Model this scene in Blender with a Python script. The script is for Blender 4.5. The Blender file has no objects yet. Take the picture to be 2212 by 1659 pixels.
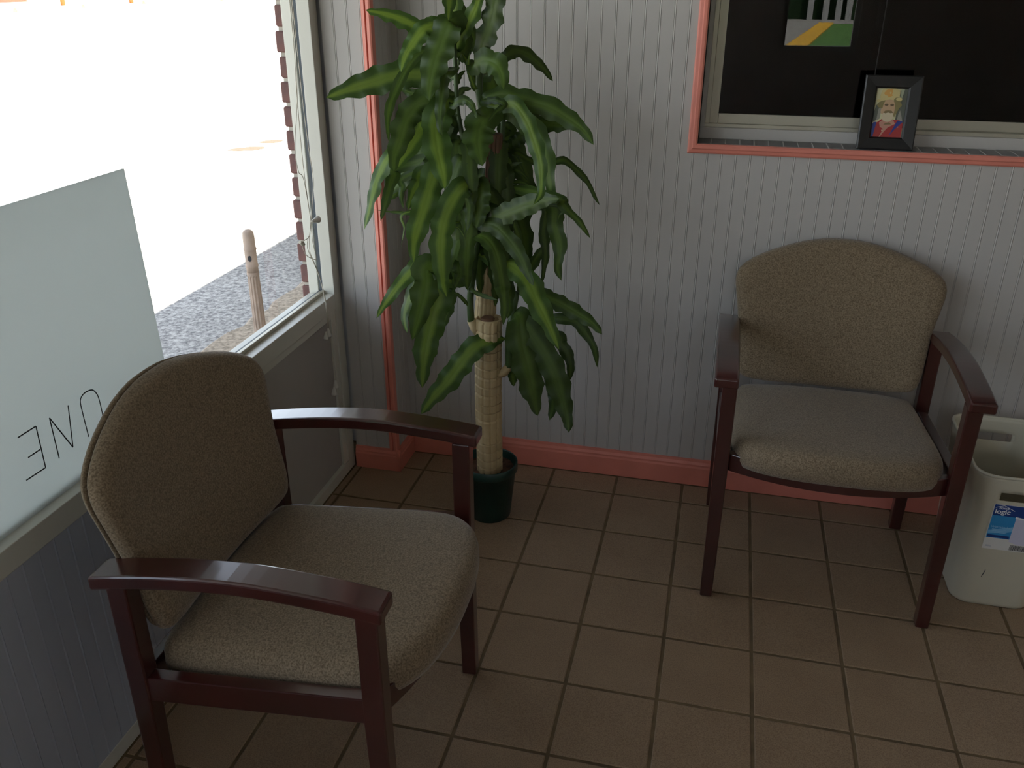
import bpy, bmesh, math, random
from mathutils import Vector, Matrix
PI = math.pi
random.seed(7)
SC = bpy.context.scene
COL = SC.collection

# ------------------------------------------------------------------ camera
cam_d = bpy.data.cameras.new('camera')
cam = bpy.data.objects.new('camera', cam_d)
COL.objects.link(cam)
cam_d.sensor_width = 36.0
cam_d.sensor_fit = 'HORIZONTAL'
cam_d.lens = 36.0 * 1884.25 / 2212.0
cam_d.clip_start = 0.02
cam_d.clip_end = 400
cam.location = (0.4368, -2.3080, 1.4477)
cam.matrix_world = (Matrix.Translation(cam.location) @ Matrix.Rotation(math.radians(13.505), 4, 'Z')
                    @ Matrix.Rotation(math.radians(64.941), 4, 'X') @ Matrix.Rotation(math.radians(0.093), 4, 'Z'))
SC.camera = cam

# ------------------------------------------------------------------ sky, sun, exposure
world = bpy.data.worlds.new('sky'); SC.world = world
world.use_nodes = True
wn = world.node_tree
bgn = wn.nodes['Background']
sky = wn.nodes.new('ShaderNodeTexSky')
sky.sky_type = 'NISHITA'
sky.sun_disc = False
sky.sun_elevation = math.radians(64)
sky.sun_rotation = math.radians(100)
sky.air_density = 1.0
sky.dust_density = 1.5
hsv = wn.nodes.new('ShaderNodeHueSaturation')
hsv.inputs['Saturation'].default_value = 0.45
wn.links.new(sky.outputs[0], hsv.inputs['Color'])
wn.links.new(hsv.outputs[0], bgn.inputs[0])
bgn.inputs[1].default_value = 0.34

sun_d = bpy.data.lights.new('sun', 'SUN')
sun_d.energy = 10.5
sun_d.angle = math.radians(0.53)
sun_d.color = (1.0, 0.94, 0.84)
sun = bpy.data.objects.new('sun', sun_d)
COL.objects.link(sun)
sun.rotation_euler = Vector((-0.42, -0.50, -2.70)).to_track_quat('-Z', 'Y').to_euler()

SC.view_settings.view_transform = 'Standard'
SC.view_settings.look = 'None'
SC.view_settings.gamma = 1.0
SC.view_settings.use_curve_mapping = False
SC.view_settings.exposure = 1.35

# ------------------------------------------------------------------ materials
def new_mat(name):
    m = bpy.data.materials.new(name); m.use_nodes = True
    return m, m.node_tree, m.node_tree.nodes['Principled BSDF']

def mat(name, col, rough=0.6, metal=0.0, var=0.0, vscale=8.0, bump=0.0, bscale=200.0, spec=0.5, coat=0.0, col2=None, detail=4, coords='Object'):
    m, nt, b = new_mat(name)
    b.inputs['Roughness'].default_value = rough
    b.inputs['Metallic'].default_value = metal
    b.inputs['Specular IOR Level'].default_value = spec
    if coat:
        b.inputs['Coat Weight'].default_value = coat
        b.inputs['Coat Roughness'].default_value = 0.12
    b.inputs['Base Color'].default_value = (*col, 1)
    if var or col2 or bump:
        tc = nt.nodes.new('ShaderNodeTexCoord')
    if var or col2:
        n = nt.nodes.new('ShaderNodeTexNoise'); n.inputs['Scale'].default_value = vscale; n.inputs['Detail'].default_value = detail
        nt.links.new(tc.outputs[coords], n.inputs['Vector'])
        r = nt.nodes.new('ShaderNodeValToRGB')
        c2 = col2 or tuple(c * (1 + var) for c in col)
        c1 = col if col2 else tuple(c * (1 - var) for c in col)
        r.color_ramp.elements[0].position = 0.35; r.color_ramp.elements[1].position = 0.65
        r.color_ramp.elements[0].color = (*c1, 1); r.color_ramp.elements[1].color = (*c2, 1)
        nt.links.new(n.outputs['Fac'], r.inputs['Fac'])
        nt.links.new(r.outputs['Color'], b.inputs['Base Color'])
    if bump:
        n2 = nt.nodes.new('ShaderNodeTexNoise'); n2.inputs['Scale'].default_value = bscale; n2.inputs['Detail'].default_value = 3
        nt.links.new(tc.outputs[coords], n2.inputs['Vector'])
        bp = nt.nodes.new('ShaderNodeBump'); bp.inputs['Strength'].default_value = bump; bp.inputs['Distance'].default_value = 0.002
        nt.links.new(n2.outputs['Fac'], bp.inputs['Height'])
        nt.links.new(bp.outputs['Normal'], b.inputs['Normal'])
    return m

M = {}
M['wall'] = mat('painted_beadboard', (0.495, 0.475, 0.455), 0.55, var=0.03, vscale=3)
M['kick_blue'] = mat('blue_grey_beadboard', (0.42, 0.455, 0.53), 0.55, var=0.03, vscale=3)
M['wall_plain'] = mat('painted_wall', (0.50, 0.49, 0.48), 0.7, var=0.03, vscale=3)
M['ceiling'] = mat('ceiling_tile', (0.26, 0.25, 0.23), 0.9, var=0.06)  # unseen ceiling, tone kept dark to cut top light on the seats
M['panelling'] = mat('beige_panelling', (0.64, 0.58, 0.51), 0.6, var=0.06, vscale=5)
M['coral'] = mat('coral_paint', (0.74, 0.245, 0.185), 0.42, var=0.05, vscale=12, bump=0.08, bscale=40)
M['frame'] = mat('cream_enamel', (0.62, 0.62, 0.56), 0.32, var=0.03, vscale=5)
M['alu'] = mat('aluminium', (0.50, 0.48, 0.40), 0.38, metal=0.55, var=0.04, vscale=10)
M['gasket'] = mat('rubber_gasket', (0.055, 0.075, 0.10), 0.5)
M['panel'] = mat('grey_panel', (0.40, 0.385, 0.365), 0.55, var=0.04, vscale=4)
M['grout'] = mat('grout', (0.150, 0.105, 0.055), 0.9, var=0.25, vscale=15)
M['wood'] = mat('mahogany', (0.042, 0.0070, 0.0065), 0.28, var=0.25, vscale=6, coat=1.0)
M['pot'] = mat('pot_plastic', (0.012, 0.045, 0.035), 0.35, var=0.15, vscale=10)
M['soil'] = mat('soil', (0.05, 0.025, 0.014), 0.95, col2=(0.13, 0.06, 0.035), vscale=60, bump=0.8, bscale=90)
M['stem'] = mat('stem_green', (0.045, 0.085, 0.022), 0.45, var=0.3, vscale=25)
M['bin'] = mat('bin_plastic', (0.58, 0.55, 0.44), 0.38, var=0.03, vscale=8)
M['paper'] = mat('paper', (0.72, 0.72, 0.70), 0.6)
M['black'] = mat('black_frame', (0.012, 0.012, 0.012), 0.4)
M['ink'] = mat('pencil_ink', (0.018, 0.018, 0.018), 0.7)
M['cord'] = mat('cord', (0.62, 0.59, 0.50), 0.7)
M['tassel'] = mat('tassel_plastic', (0.62, 0.61, 0.56), 0.4)
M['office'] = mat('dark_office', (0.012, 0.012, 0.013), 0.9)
M['brick'] = mat('brick', (0.17, 0.075, 0.065), 0.9, col2=(0.10, 0.055, 0.055), vscale=22, bump=0.5, bscale=120)
M['mortar'] = mat('mortar', (0.42, 0.39, 0.34), 0.95, var=0.1, vscale=40)
M['added_canopy'] = mat('added_canopy_paint', (0.20, 0.19, 0.17), 0.9)
M['roof'] = mat('roof', (0.3, 0.3, 0.3), 0.9)
M['walk'] = mat('walkway_concrete', (0.42, 0.35, 0.27), 0.95, col2=(0.20, 0.165, 0.12), vscale=55, bump=0.6, bscale=60)
M['post'] = mat('weathered_post', (0.40, 0.31, 0.25), 0.8, var=0.15, vscale=20)
M['hole'] = mat('dark_hole', (0.03, 0.035, 0.045), 0.6)
M['red_brick'] = mat('red_wall', (0.55, 0.10, 0.06), 0.9, var=0.1)
M['bumper'] = mat('bumper_concrete', (0.45, 0.38, 0.26), 0.9, var=0.1)
M['orange'] = mat('orange_paint', (0.75, 0.20, 0.05), 0.6)
M['stain'] = mat('damp_stain', (0.075, 0.056, 0.036), 0.9, var=0.08)
M['grass'] = mat('grass', (0.06, 0.16, 0.03), 0.95, col2=(0.10, 0.22, 0.05), vscale=2)
M['yellow'] = mat('yellow_paint', (0.75, 0.42, 0.03), 0.7)
M['white_wall'] = mat('white_siding', (0.6, 0.6, 0.58), 0.8)
M['hedge'] = mat('hedge', (0.02, 0.05, 0.015), 0.95)

def lot_mat():
    m, nt, b = new_mat('lot_asphalt')
    b.inputs['Roughness'].default_value = 0.95
    b.inputs['Specular IOR Level'].default_value = 0.1
    tc = nt.nodes.new('ShaderNodeTexCoord')
    n = nt.nodes.new('ShaderNodeTexNoise'); n.inputs['Scale'].default_value = 42; n.inputs['Detail'].default_value = 6; n.inputs['Roughness'].default_value = 0.75
    r = nt.nodes.new('ShaderNodeValToRGB')
    e = r.color_ramp.elements
    e[0].position = 0.38; e[0].color = (0.145, 0.143, 0.145, 1)
    e[1].position = 0.62; e[1].color = (0.50, 0.49, 0.465, 1)
    n2 = nt.nodes.new('ShaderNodeTexNoise'); n2.inputs['Scale'].default_value = 0.5; n2.inputs['Detail'].default_value = 5
    mx = nt.nodes.new('ShaderNodeMix'); mx.data_type = 'RGBA'; mx.blend_type = 'MULTIPLY'; mx.inputs[0].default_value = 1.0
    r2 = nt.nodes.new('ShaderNodeValToRGB')
    r2.color_ramp.elements[0].position = 0.3; r2.color_ramp.elements[0].color = (0.72, 0.71, 0.68, 1)
    r2.color_ramp.elements[1].position = 0.55; r2.color_ramp.elements[1].color = (1, 1, 1, 1)
    for q in (n, n2): nt.links.new(tc.outputs['Object'], q.inputs['Vector'])
    nt.links.new(n.outputs['Fac'], r.inputs['Fac']); nt.links.new(n2.outputs['Fac'], r2.inputs['Fac'])
    nt.links.new(r.outputs['Color'], mx.inputs[6]); nt.links.new(r2.outputs['Color'], mx.inputs[7])
    nt.links.new(mx.outputs[2], b.inputs['Base Color'])
    return m
M['lot'] = lot_mat()

def tile_mat():
    m, nt, b = new_mat('floor_tile_glaze')
    b.inputs['Roughness'].default_value = 0.42
    tc = nt.nodes.new('ShaderNodeTexCoord'); oi = nt.nodes.new('ShaderNodeObjectInfo')
    ad = nt.nodes.new('ShaderNodeVectorMath'); ad.operation = 'ADD'
    cb = nt.nodes.new('ShaderNodeCombineXYZ')
    ml = nt.nodes.new('ShaderNodeMath'); ml.operation = 'MULTIPLY'; ml.inputs[1].default_value = 37.0
    nt.links.new(oi.outputs['Random'], ml.inputs[0])
    for i in range(3): nt.links.new(ml.outputs[0], cb.inputs[i])
    nt.links.new(tc.outputs['Object'], ad.inputs[0]); nt.links.new(cb.outputs[0], ad.inputs[1])
    n = nt.nodes.new('ShaderNodeTexNoise'); n.inputs['Scale'].default_value = 420; n.inputs['Detail'].default_value = 2
    n2 = nt.nodes.new('ShaderNodeTexNoise'); n2.inputs['Scale'].default_value = 9; n2.inputs['Detail'].default_value = 4
    for q in (n, n2): nt.links.new(ad.outputs[0], q.inputs['Vector'])
    r = nt.nodes.new('ShaderNodeValToRGB')
    r.color_ramp.elements[0].position = 0.3; r.color_ramp.elements[0].color = (0.240, 0.162, 0.100, 1)
    r.color_ramp.elements[1].position = 0.65; r.color_ramp.elements[1].color = (0.380, 0.275, 0.180, 1)
    r2 = nt.nodes.new('ShaderNodeValToRGB')
    r2.color_ramp.elements[0].position = 0.3; r2.color_ramp.elements[0].color = (0.88, 0.86, 0.85, 1)
    r2.color_ramp.elements[1].position = 0.7; r2.color_ramp.elements[1].color = (1, 1, 1, 1)
    mx = nt.nodes.new('ShaderNodeMix'); mx.data_type = 'RGBA'; mx.blend_type = 'MULTIPLY'; mx.inputs[0].default_value = 1.0
    nt.links.new(n.outputs['Fac'], r.inputs['Fac']); nt.links.new(n2.outputs['Fac'], r2.inputs['Fac'])
    nt.links.new(r.outputs['Color'], mx.inputs[6]); nt.links.new(r2.outputs['Color'], mx.inputs[7])
    nt.links.new(mx.outputs[2], b.inputs['Base Color'])
    return m
M['tile'] = tile_mat()

def fabric_mat():
    m, nt, b = new_mat('tan_upholstery')
    b.inputs['Roughness'].default_value = 0.92
    b.inputs['Specular IOR Level'].default_value = 0.15
    b.inputs['Sheen Weight'].default_value = 0.25
    tc = nt.nodes.new('ShaderNodeTexCoord')
    n = nt.nodes.new('ShaderNodeTexNoise'); n.inputs['Scale'].default_value = 330; n.inputs['Detail'].default_value = 3
    r = nt.nodes.new('ShaderNodeValToRGB')
    r.color_ramp.elements[0].position = 0.36; r.color_ramp.elements[0].color = (0.145, 0.106, 0.064, 1)
    r.color_ramp.elements[1].position = 0.64; r.color_ramp.elements[1].color = (0.285, 0.220, 0.146, 1)
    nt.links.new(tc.outputs['Object'], n.inputs['Vector']); nt.links.new(n.outputs['Fac'], r.inputs['Fac'])
    nt.links.new(r.outputs['Color'], b.inputs['Base Color'])
    bp = nt.nodes.new('ShaderNodeBump'); bp.inputs['Strength'].default_value = 0.35; bp.inputs['Distance'].default_value = 0.001
    nt.links.new(n.outputs['Fac'], bp.inputs['Height']); nt.links.new(bp.outputs['Normal'], b.inputs['Normal'])
    return m
M['fabric'] = fabric_mat()

def glass_mat(name, tint=(1, 1, 1), ior=1.45):
    m = bpy.data.materials.new(name); m.use_nodes = True; nt = m.node_tree; nt.nodes.clear()
    o = nt.nodes.new('ShaderNodeOutputMaterial'); mx = nt.nodes.new('ShaderNodeMixShader')
    t = nt.nodes.new('ShaderNodeBsdfTransparent'); t.inputs[0].default_value = (*tint, 1)
    g = nt.nodes.new('ShaderNodeBsdfGlossy'); g.inputs['Roughness'].default_value = 0.0
    f = nt.nodes.new('ShaderNodeFresnel'); f.inputs[0].default_value = ior
    ge = nt.nodes.new('ShaderNodeNewGeometry')
    iv = nt.nodes.new('ShaderNodeMath'); iv.operation = 'SUBTRACT'; iv.inputs[0].default_value = 1.0
    mu = nt.nodes.new('ShaderNodeMath'); mu.operation = 'MULTIPLY'      # one reflection per pane: none at the inner side of the far face
    nt.links.new(ge.outputs['Backfacing'], iv.inputs[1]); nt.links.new(iv.outputs[0], mu.inputs[0]); nt.links.new(f.outputs[0], mu.inputs[1])
    nt.links.new(mu.outputs[0], mx.inputs[0]); nt.links.new(t.outputs[0], mx.inputs[1]); nt.links.new(g.outputs[0], mx.inputs[2])
    nt.links.new(mx.outputs[0], o.inputs[0])
    return m
M['glass'] = glass_mat('window_glass', (0.97, 0.98, 0.97))
M['dark_glass'] = glass_mat('reception_glass', (0.6, 0.6, 0.6), 1.5)

def poster_mat():
    m, nt, b = new_mat('poster_card')
    b.inputs['Base Color'].default_value = (0.66, 0.67, 0.64, 1)
    b.inputs['Roughness'].default_value = 0.75
    o = nt.nodes['Material Output']
    mx = nt.nodes.new('ShaderNodeMixShader'); mx.inputs[0].default_value = 0.42
    t = nt.nodes.new('ShaderNodeBsdfTranslucent'); t.inputs[0].default_value = (0.75, 0.80, 0.80, 1)
    nt.links.new(b.outputs[0], mx.inputs[1]); nt.links.new(t.outputs[0], mx.inputs[2]); nt.links.new(mx.outputs[0], o.inputs[0])
    return m
M['poster'] = poster_mat()

def leaf_mat(name, band, edge, bw):
    m, nt, b = new_mat(name)
    b.inputs['Roughness'].default_value = 0.42
    b.inputs['Specular IOR Level'].default_value = 0.35
    uv = nt.nodes.new('ShaderNodeUVMap'); uv.uv_map = 'uv'
    sp = nt.nodes.new('ShaderNodeSeparateXYZ'); nt.links.new(uv.outputs[0], sp.inputs[0])
    n = nt.nodes.new('ShaderNodeTexNoise'); n.inputs['Scale'].default_value = 3.0; n.inputs['Detail'].default_value = 5
    mp = nt.nodes.new('ShaderNodeMapping'); mp.inputs['Scale'].default_value = (1.2, 22, 1)
    nt.links.new(uv.outputs[0], mp.inputs[0]); nt.links.new(mp.outputs[0], n.inputs['Vector'])
    a = nt.nodes.new('ShaderNodeMath'); a.operation = 'MULTIPLY_ADD'; a.inputs[1].default_value = 2.0; a.inputs[2].default_value = -1.0
    nt.links.new(sp.outputs[1], a.inputs[0])
    ab = nt.nodes.new('ShaderNodeMath'); ab.operation = 'ABSOLUTE'; nt.links.new(a.outputs[0], ab.inputs[0])
    s = nt.nodes.new('ShaderNodeMath'); s.operation = 'MULTIPLY_ADD'; s.inputs[1].default_value = 0.34; nt.links.new(n.outputs['Fac'], s.inputs[0]); nt.links.new(ab.outputs[0], s.inputs[2])
    r = nt.nodes.new('ShaderNodeValToRGB'); e = r.color_ramp.elements
    dk = tuple(c * 0.55 for c in band)
    e[0].position = 0.10; e[0].color = (*dk, 1)
    e[1].position = 0.17; e[1].color = (*band, 1)
    x = e.new(bw); x.color = (*band, 1)
    x = e.new(bw + 0.34); x.color = (*edge, 1)
    x = e.new(1.0); x.color = (*edge, 1)
    nt.links.new(s.outputs[0], r.inputs['Fac'])
    hs = nt.nodes.new('ShaderNodeHueSaturation'); oi = nt.nodes.new('ShaderNodeObjectInfo')
    vm = nt.nodes.new('ShaderNodeMath'); vm.operation = 'MULTIPLY_ADD'; vm.inputs[1].default_value = 0.5; vm.inputs[2].default_value = 0.75
    nt.links.new(oi.outputs['Random'], vm.inputs[0]); nt.links.new(vm.outputs[0], hs.inputs['Value'])
    nt.links.new(r.outputs['Color'], hs.inputs['Color'])
    nt.links.new(hs.outputs['Color'], b.inputs['Base Color'])
    o = nt.nodes['Material Output']
    mx = nt.nodes.new('ShaderNodeMixShader'); mx.inputs[0].default_value = 0.30
    t = nt.nodes.new('ShaderNodeBsdfTranslucent'); nt.links.new(hs.outputs['Color'], t.inputs[0])
    nt.links.new(b.outputs[0], mx.inputs[1]); nt.links.new(t.outputs[0], mx.inputs[2]); nt.links.new(mx.outputs[0], o.inputs[0])
    return m
M['leaf'] = leaf_mat('leaf_green', (0.085, 0.145, 0.024), (0.044, 0.082, 0.016), 0.36)
M['leaf_var'] = leaf_mat('leaf_variegated', (0.165, 0.255, 0.036), (0.052, 0.104, 0.020), 0.36)

def cane_mat():
    m, nt, b = new_mat('faux_cane')
    b.inputs['Roughness'].default_value = 0.7
    tc = nt.nodes.new('ShaderNodeTexCoord')
    n = nt.nodes.new('ShaderNodeTexNoise'); n.inputs['Scale'].default_value = 30; n.inputs['Detail'].default_value = 5
    mp = nt.nodes.new('ShaderNodeMapping'); mp.inputs['Scale'].default_value = (1, 1, 0.25)
    nt.links.new(tc.outputs['Object'], mp.inputs[0]); nt.links.new(mp.outputs[0], n.inputs['Vector'])
    r = nt.nodes.new('ShaderNodeValToRGB')
    r.color_ramp.elements[0].position = 0.3; r.color_ramp.elements[0].color = (0.44, 0.33, 0.17, 1)
    r.color_ramp.elements[1].position = 0.65; r.color_ramp.elements[1].color = (0.56, 0.44, 0.25, 1)
    nt.links.new(n.outputs['Fac'], r.inputs['Fac']); nt.links.new(r.outputs['Color'], b.inputs['Base Color'])
    return m
M['cane'] = cane_mat()
M['cane_brown'] = mat('brown_cane', (0.17, 0.085, 0.045), 0.8, col2=(0.10, 0.055, 0.03), vscale=18, bump=0.6, bscale=50)

# ------------------------------------------------------------------ geometry helpers
class MB:
    def __init__(s): s.v = []; s.f = []; s.m = []; s.sm = []
    def add(s, vs, fs, mi=0, smooth=False):
        o = len(s.v); s.v += [tuple(v) for v in vs]
        for f in fs: s.f.append([i + o for i in f]); s.m.append(mi); s.sm.append(smooth)
        return s
    def box(s, x0, x1, y0, y1, z0, z1, mi=0):
        return s.add([(x0, y0, z0), (x1, y0, z0), (x1, y1, z0), (x0, y1, z0), (x0, y0, z1), (x1, y0, z1), (x1, y1, z1), (x0, y1, z1)],
                     [(0, 3, 2, 1), (4, 5, 6, 7), (0, 1, 5, 4), (1, 2, 6, 5), (2, 3, 7, 6), (3, 0, 4, 7)], mi)
    def loft(s, rings, closed=True, cap=True, mi=0, smooth=True):
        n = len(rings[0]); vs = [p for r in rings for p in r]; fs = []
        for i in range(len(rings) - 1):
            for j in range(n if closed else n - 1):
                k = (j + 1) % n
                fs.append((i * n + j, i * n + k, (i + 1) * n + k, (i + 1) * n + j))
        s.add(vs, fs, mi, smooth)
        if cap and closed:
            o = len(s.v) - len(vs)
            s.f.append([o + j for j in range(n)][::-1]); s.m.append(mi); s.sm.append(False)
            s.f.append([o + (len(rings) - 1) * n + j for j in range(n)]); s.m.append(mi); s.sm.append(False)
        return s
    def lathe(s, prof, cx=0, cy=0, n=28, cap=True, mi=0, smooth=True):
        return s.loft([[(cx + r * math.cos(2 * PI * j / n), cy + r * math.sin(2 * PI * j / n), z) for j in range(n)] for r, z in prof], cap=cap, mi=mi, smooth=smooth)
    def tube(s, pts, r, n=8, mi=0):
        pts = [Vector(p) for p in pts]; rs = r if isinstance(r, (list, tuple)) else [r] * len(pts)
        rings = []; up = None
        for i, p in enumerate(pts):
            t = (pts[min(i + 1, len(pts) - 1)] - pts[max(i - 1, 0)]).normalized()
            if up is None: up = Vector((0, 1, 0)) if abs(t.y) < 0.9 else Vector((1, 0, 0))
            a = t.cross(up).normalized(); b = a.cross(t).normalized(); up = b
            rings.append([tuple(p + rs[i] * (math.cos(2 * PI * j / n) * a + math.sin(2 * PI * j / n) * b)) for j in range(n)])
        return s.loft(rings, mi=mi)
    def mesh(s, name):
        me = bpy.data.meshes.new(name); me.from_pydata(s.v, [], s.f)
        me.polygons.foreach_set('material_index', s.m); me.polygons.foreach_set('use_smooth', s.sm)
        bm = bmesh.new(); bm.from_mesh(me); bmesh.ops.recalc_face_normals(bm, faces=bm.faces); bm.to_mesh(me); bm.free()
        me.update(); return me
    def obj(s, name, mats, parent=None, bevel=0, seg=2, loc=None):
        return link(name, s.mesh(name), mats, parent, bevel, seg, loc)

def link(name, me, mats, parent=None, bevel=0, seg=2, loc=None):
    for m in (mats if isinstance(mats, (list, tuple)) else [mats]):
        if len(me.materials) < (len(mats) if isinstance(mats, (list, tuple)) else 1): me.materials.append(M[m] if isinstance(m, str) else m)
    o = bpy.data.objects.new(name, me); COL.objects.link(o)
    if parent: o.parent = parent
    if loc: o.location = loc
    if bevel:
        b = o.modifiers.new('bevel', 'BEVEL'); b.width = bevel; b.segments = seg; b.limit_method = 'ANGLE'; b.angle_limit = math.radians(40)
    return o

def tag(o, label=None, cat=None, group=None, kind=None):
    if label: o['label'] = label
    if cat: o['category'] = cat
    if group: o['group'] = group
    if kind: o['kind'] = kind
    return o
def empty(name, loc=(0, 0, 0), rz=0):
    o = bpy.data.objects.new(name, None); COL.objects.link(o); o.location = loc; o.rotation_euler = (0, 0, rz); o.empty_display_size = 0.05
    return o
def box_obj(name, m, parent, *b, bevel=0):
    return MB().box(*b).obj(name, m, parent, bevel)
def crom(P, n, closed=False):
    P = [Vector(p) for p in P]; out = []; L = len(P)
    segs = L if closed else L - 1
    for i in range(n):
        t = i / n * segs if closed else i / (n - 1) * segs
        k = min(int(t), segs - 1); u = t - k
        g = (lambda q: P[q % L]) if closed else (lambda q: P[max(0, min(L - 1, q))])
        a, b, c, d = g(k - 1), g(k), g(k + 1), g(k + 2)
        out.append(0.5 * ((2 * b) + (c - a) * u + (2 * a - 5 * b + 4 * c - d) * u * u + (3 * b - a - 3 * c + d) * u ** 3))
    return out
def text_mesh(s, size, bold=0.0, align='LEFT'):
    cu = bpy.data.curves.new('lettering', 'FONT'); cu.body = s; cu.size = size; cu.align_x = align; cu.offset = bold; cu.extrude = 0.00015
    o = bpy.data.objects.new('lettering', cu); COL.objects.link(o)
    dg = bpy.context.evaluated_depsgraph_get(); me = bpy.data.meshes.new_from_object(o.evaluated_get(dg))
    bpy.data.objects.remove(o); bpy.data.curves.remove(cu); me.materials.clear()
    return me

# ================================================================== THE SETTING
XL = -0.640      # inner face of the storefront frame
YB = 0.120       # face of the back wall
XR, YF, ZC = 2.60, -3.40, 2.50
T = 0.205        # tile pitch

# floor: screed plus single tiles
floor = box_obj('floor', 'grout', None, XL - 0.10, XR + 0.1, YF - 0.1, YB + 0.1, -0.12, -0.0025)
tag(floor, 'tan square ceramic floor tiles with dark brown grout', 'floor', kind='structure')
tile_cache = {}
def tile_mesh(w, d):
    k = (round(w, 4), round(d, 4))
    if k not in tile_cache:
        c = 0.0022; b = MB()
        r = lambda i, z: [(-w / 2 + i, -d / 2 + i, z), (w / 2 - i, -d / 2 + i, z), (w / 2 - i, d / 2 - i, z), (-w / 2 + i, d / 2 - i, z)]
        b.loft([r(0, -0.008), r(0, -0.0015), r(c, 0.0)], smooth=False)
        me = b.mesh('tile'); me.materials.append(M['tile']); tile_cache[k] = me
    return tile_cache[k]
g = 0.0038
xs = [XL] + [k * T for k in range(-3, 13)] + [XR]
ys = [YF] + [k * T for k in range(-16, 1)] + [YB - 0.012]
for i in range(len(xs) - 1):
    for j in range(len(ys) - 1):
        w, d = xs[i + 1] - xs[i] - 2 * g, ys[j + 1] - ys[j] - 2 * g
        if w < 0.015 or d < 0.015: continue
        o = bpy.data.objects.new('tile', tile_mesh(w, d)); COL.objects.link(o); o.parent = floor
        o.location = ((xs[i] + xs[i + 1]) / 2, (ys[j] + ys[j + 1]) / 2, random.uniform(-0.0004, 0.0003))

# beadboard planks
PW = 0.0374
pl_cache = {}
def plank_mesh(h, w=PW, side=0):
    k = (round(h, 3), round(w, 4))
    if k not in pl_cache:
        bd, gv, dp = 0.0034, 0.0010, 0.0011
        prof = [(-w / 2, 0.0), (-w / 2, 0.006)]
        prof = [(-w / 2, 0.0), (w / 2 - bd - 2 * gv, 0.0), (w / 2 - bd - gv, dp), (w / 2 - bd, 0.0), (w / 2 - bd / 2, -0.0006), (w / 2 - gv, 0.0), (w / 2, dp), (w / 2, 0.008), (-w / 2, 0.008)]
        b = MB().loft([[(x, y, 0) for x, y in prof], [(x, y, h) for x, y in prof]], smooth=False)
        me = b.mesh('plank'); me.materials.append(M['wall']); pl_cache[k] = me
    return pl_cache[k]
def plank(parent, x, y, z0, z1, rz=0, w=PW):
    o = bpy.data.objects.new('plank', plank_mesh(z1 - z0, w)); COL.objects.link(o); o.parent = parent
    o.location = (x, y, z0); o.rotation_euler = (0, 0, rz)

# back wall with the reception window opening
WX0, WX1, WZ0, WZ1 = 0.361, 1.95, 1.045, 2.10
b = MB()
b.box(-0.75, WX0, YB + 0.008, YB + 0.13, 0, ZC); b.box(WX1, XR + 0.1, YB + 0.008, YB + 0.13, 0, ZC)
b.box(WX0, WX1, YB + 0.008, YB + 0.13, 0, WZ0); b.box(WX0, WX1, YB + 0.008, YB + 0.13, WZ1, ZC)
wall_back = tag(b.obj('wall_back', 'wall_plain'), 'pale grey beadboard back wall behind the plant', 'wall', kind='structure')
bead0 = -0.1718 - PW / 2 + 0.003
k0 = -9
for k in range(k0, 74):
    x = bead0 + k * PW
    if x < -0.49 or x > XR: continue
    if WX0 - PW * 0.4 < x < WX1 + PW * 0.4:
        plank(wall_back, x, YB, 0.0, WZ0 - 0.002); plank(wall_back, x, YB, WZ1 + 0.002, ZC)
    else:
        plank(wall_back, x, YB, 0.0, ZC)
# reveal of the opening, lined with beadboard, and its ledge
b = MB(); b.box(WX0 - 0.006, WX0, YB, YB + 0.10, WZ0, WZ1); b.box(WX1, WX1 + 0.006, YB, YB + 0.10, WZ0, WZ1); b.box(WX0, WX1, YB, YB + 0.10, WZ1, WZ1 + 0.006)
b.obj('reveal_lining', 'wall', wall_back)
for k in range(43):
    x0 = WX0 + k * PW
    o = bpy.data.objects.new('ledge_plank', plank_mesh(0.082)); COL.objects.link(o); o.parent = wall_back
    o.location = (x0 + PW / 2, YB + 0.002, WZ0); o.rotation_euler = (-PI / 2, 0, 0)

# boxed-out pilaster between window and back wall
PX0, PX1, PY = -0.630, -0.490, -0.020
pil = tag(box_obj('wall_pilaster', 'wall_plain', None, PX0 + 0.001, PX1 - 0.008, PY + 0.008, YB + 0.12, 0, ZC), 'narrow beadboard pilaster beside the window', 'wall', kind='structure')
for k in range(4):
    w = PW + 0.001 if k < 3 else (PX1 - PX0) - 3 * (PW + 0.001)
    plank(pil, PX0 + (PW + 0.001) * k + w / 2, PY, 0, ZC, w=w)
for k in range(4):
    plank(pil, PX1, PY + 0.002 + 0.0345 * (k + 0.5), 0, ZC, PI / 2, w=0.0345)

# other walls, ceiling, roof
tag(box_obj('wall_right', 'panelling', None, XR, XR + 0.12, YF - 0.12, YB + 0.13, 0, ZC), 'beige panelled side wall out of the picture', 'wall', kind='structure')
FX0, FX1, FZ0, FZ1 = 0.70, 1.16, 1.02, 2.10
b = MB(); b.box(-0.80, FX0, YF - 0.12, YF, -0.15, ZC); b.box(FX1, XR, YF - 0.12, YF, -0.15, ZC); b.box(FX0, FX1, YF - 0.12, YF, -0.15, FZ0); b.box(FX0, FX1, YF - 0.12, YF, FZ1, ZC)
tag(b.obj('wall_front', 'panelling'), 'beige panelled wall behind the viewer with one window', 'wall', kind='structure')
tag(box_obj('ceiling', 'ceiling', None, -0.80, XR + 0.12, YF - 0.12, YB + 0.13, ZC, ZC + 0.08), 'dark grey ceiling above the waiting area', 'ceiling', kind='structure')
tag(box_obj('added_canopy', 'added_canopy', None, -1.95, -0.80, YF - 0.12, 9.0, 2.42, 2.60), 'unseen flat overhang added outside to cut high sky light', 'added_canopy', kind='structure')  # unseen overhang, added to keep high sky light off seats and floor
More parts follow.
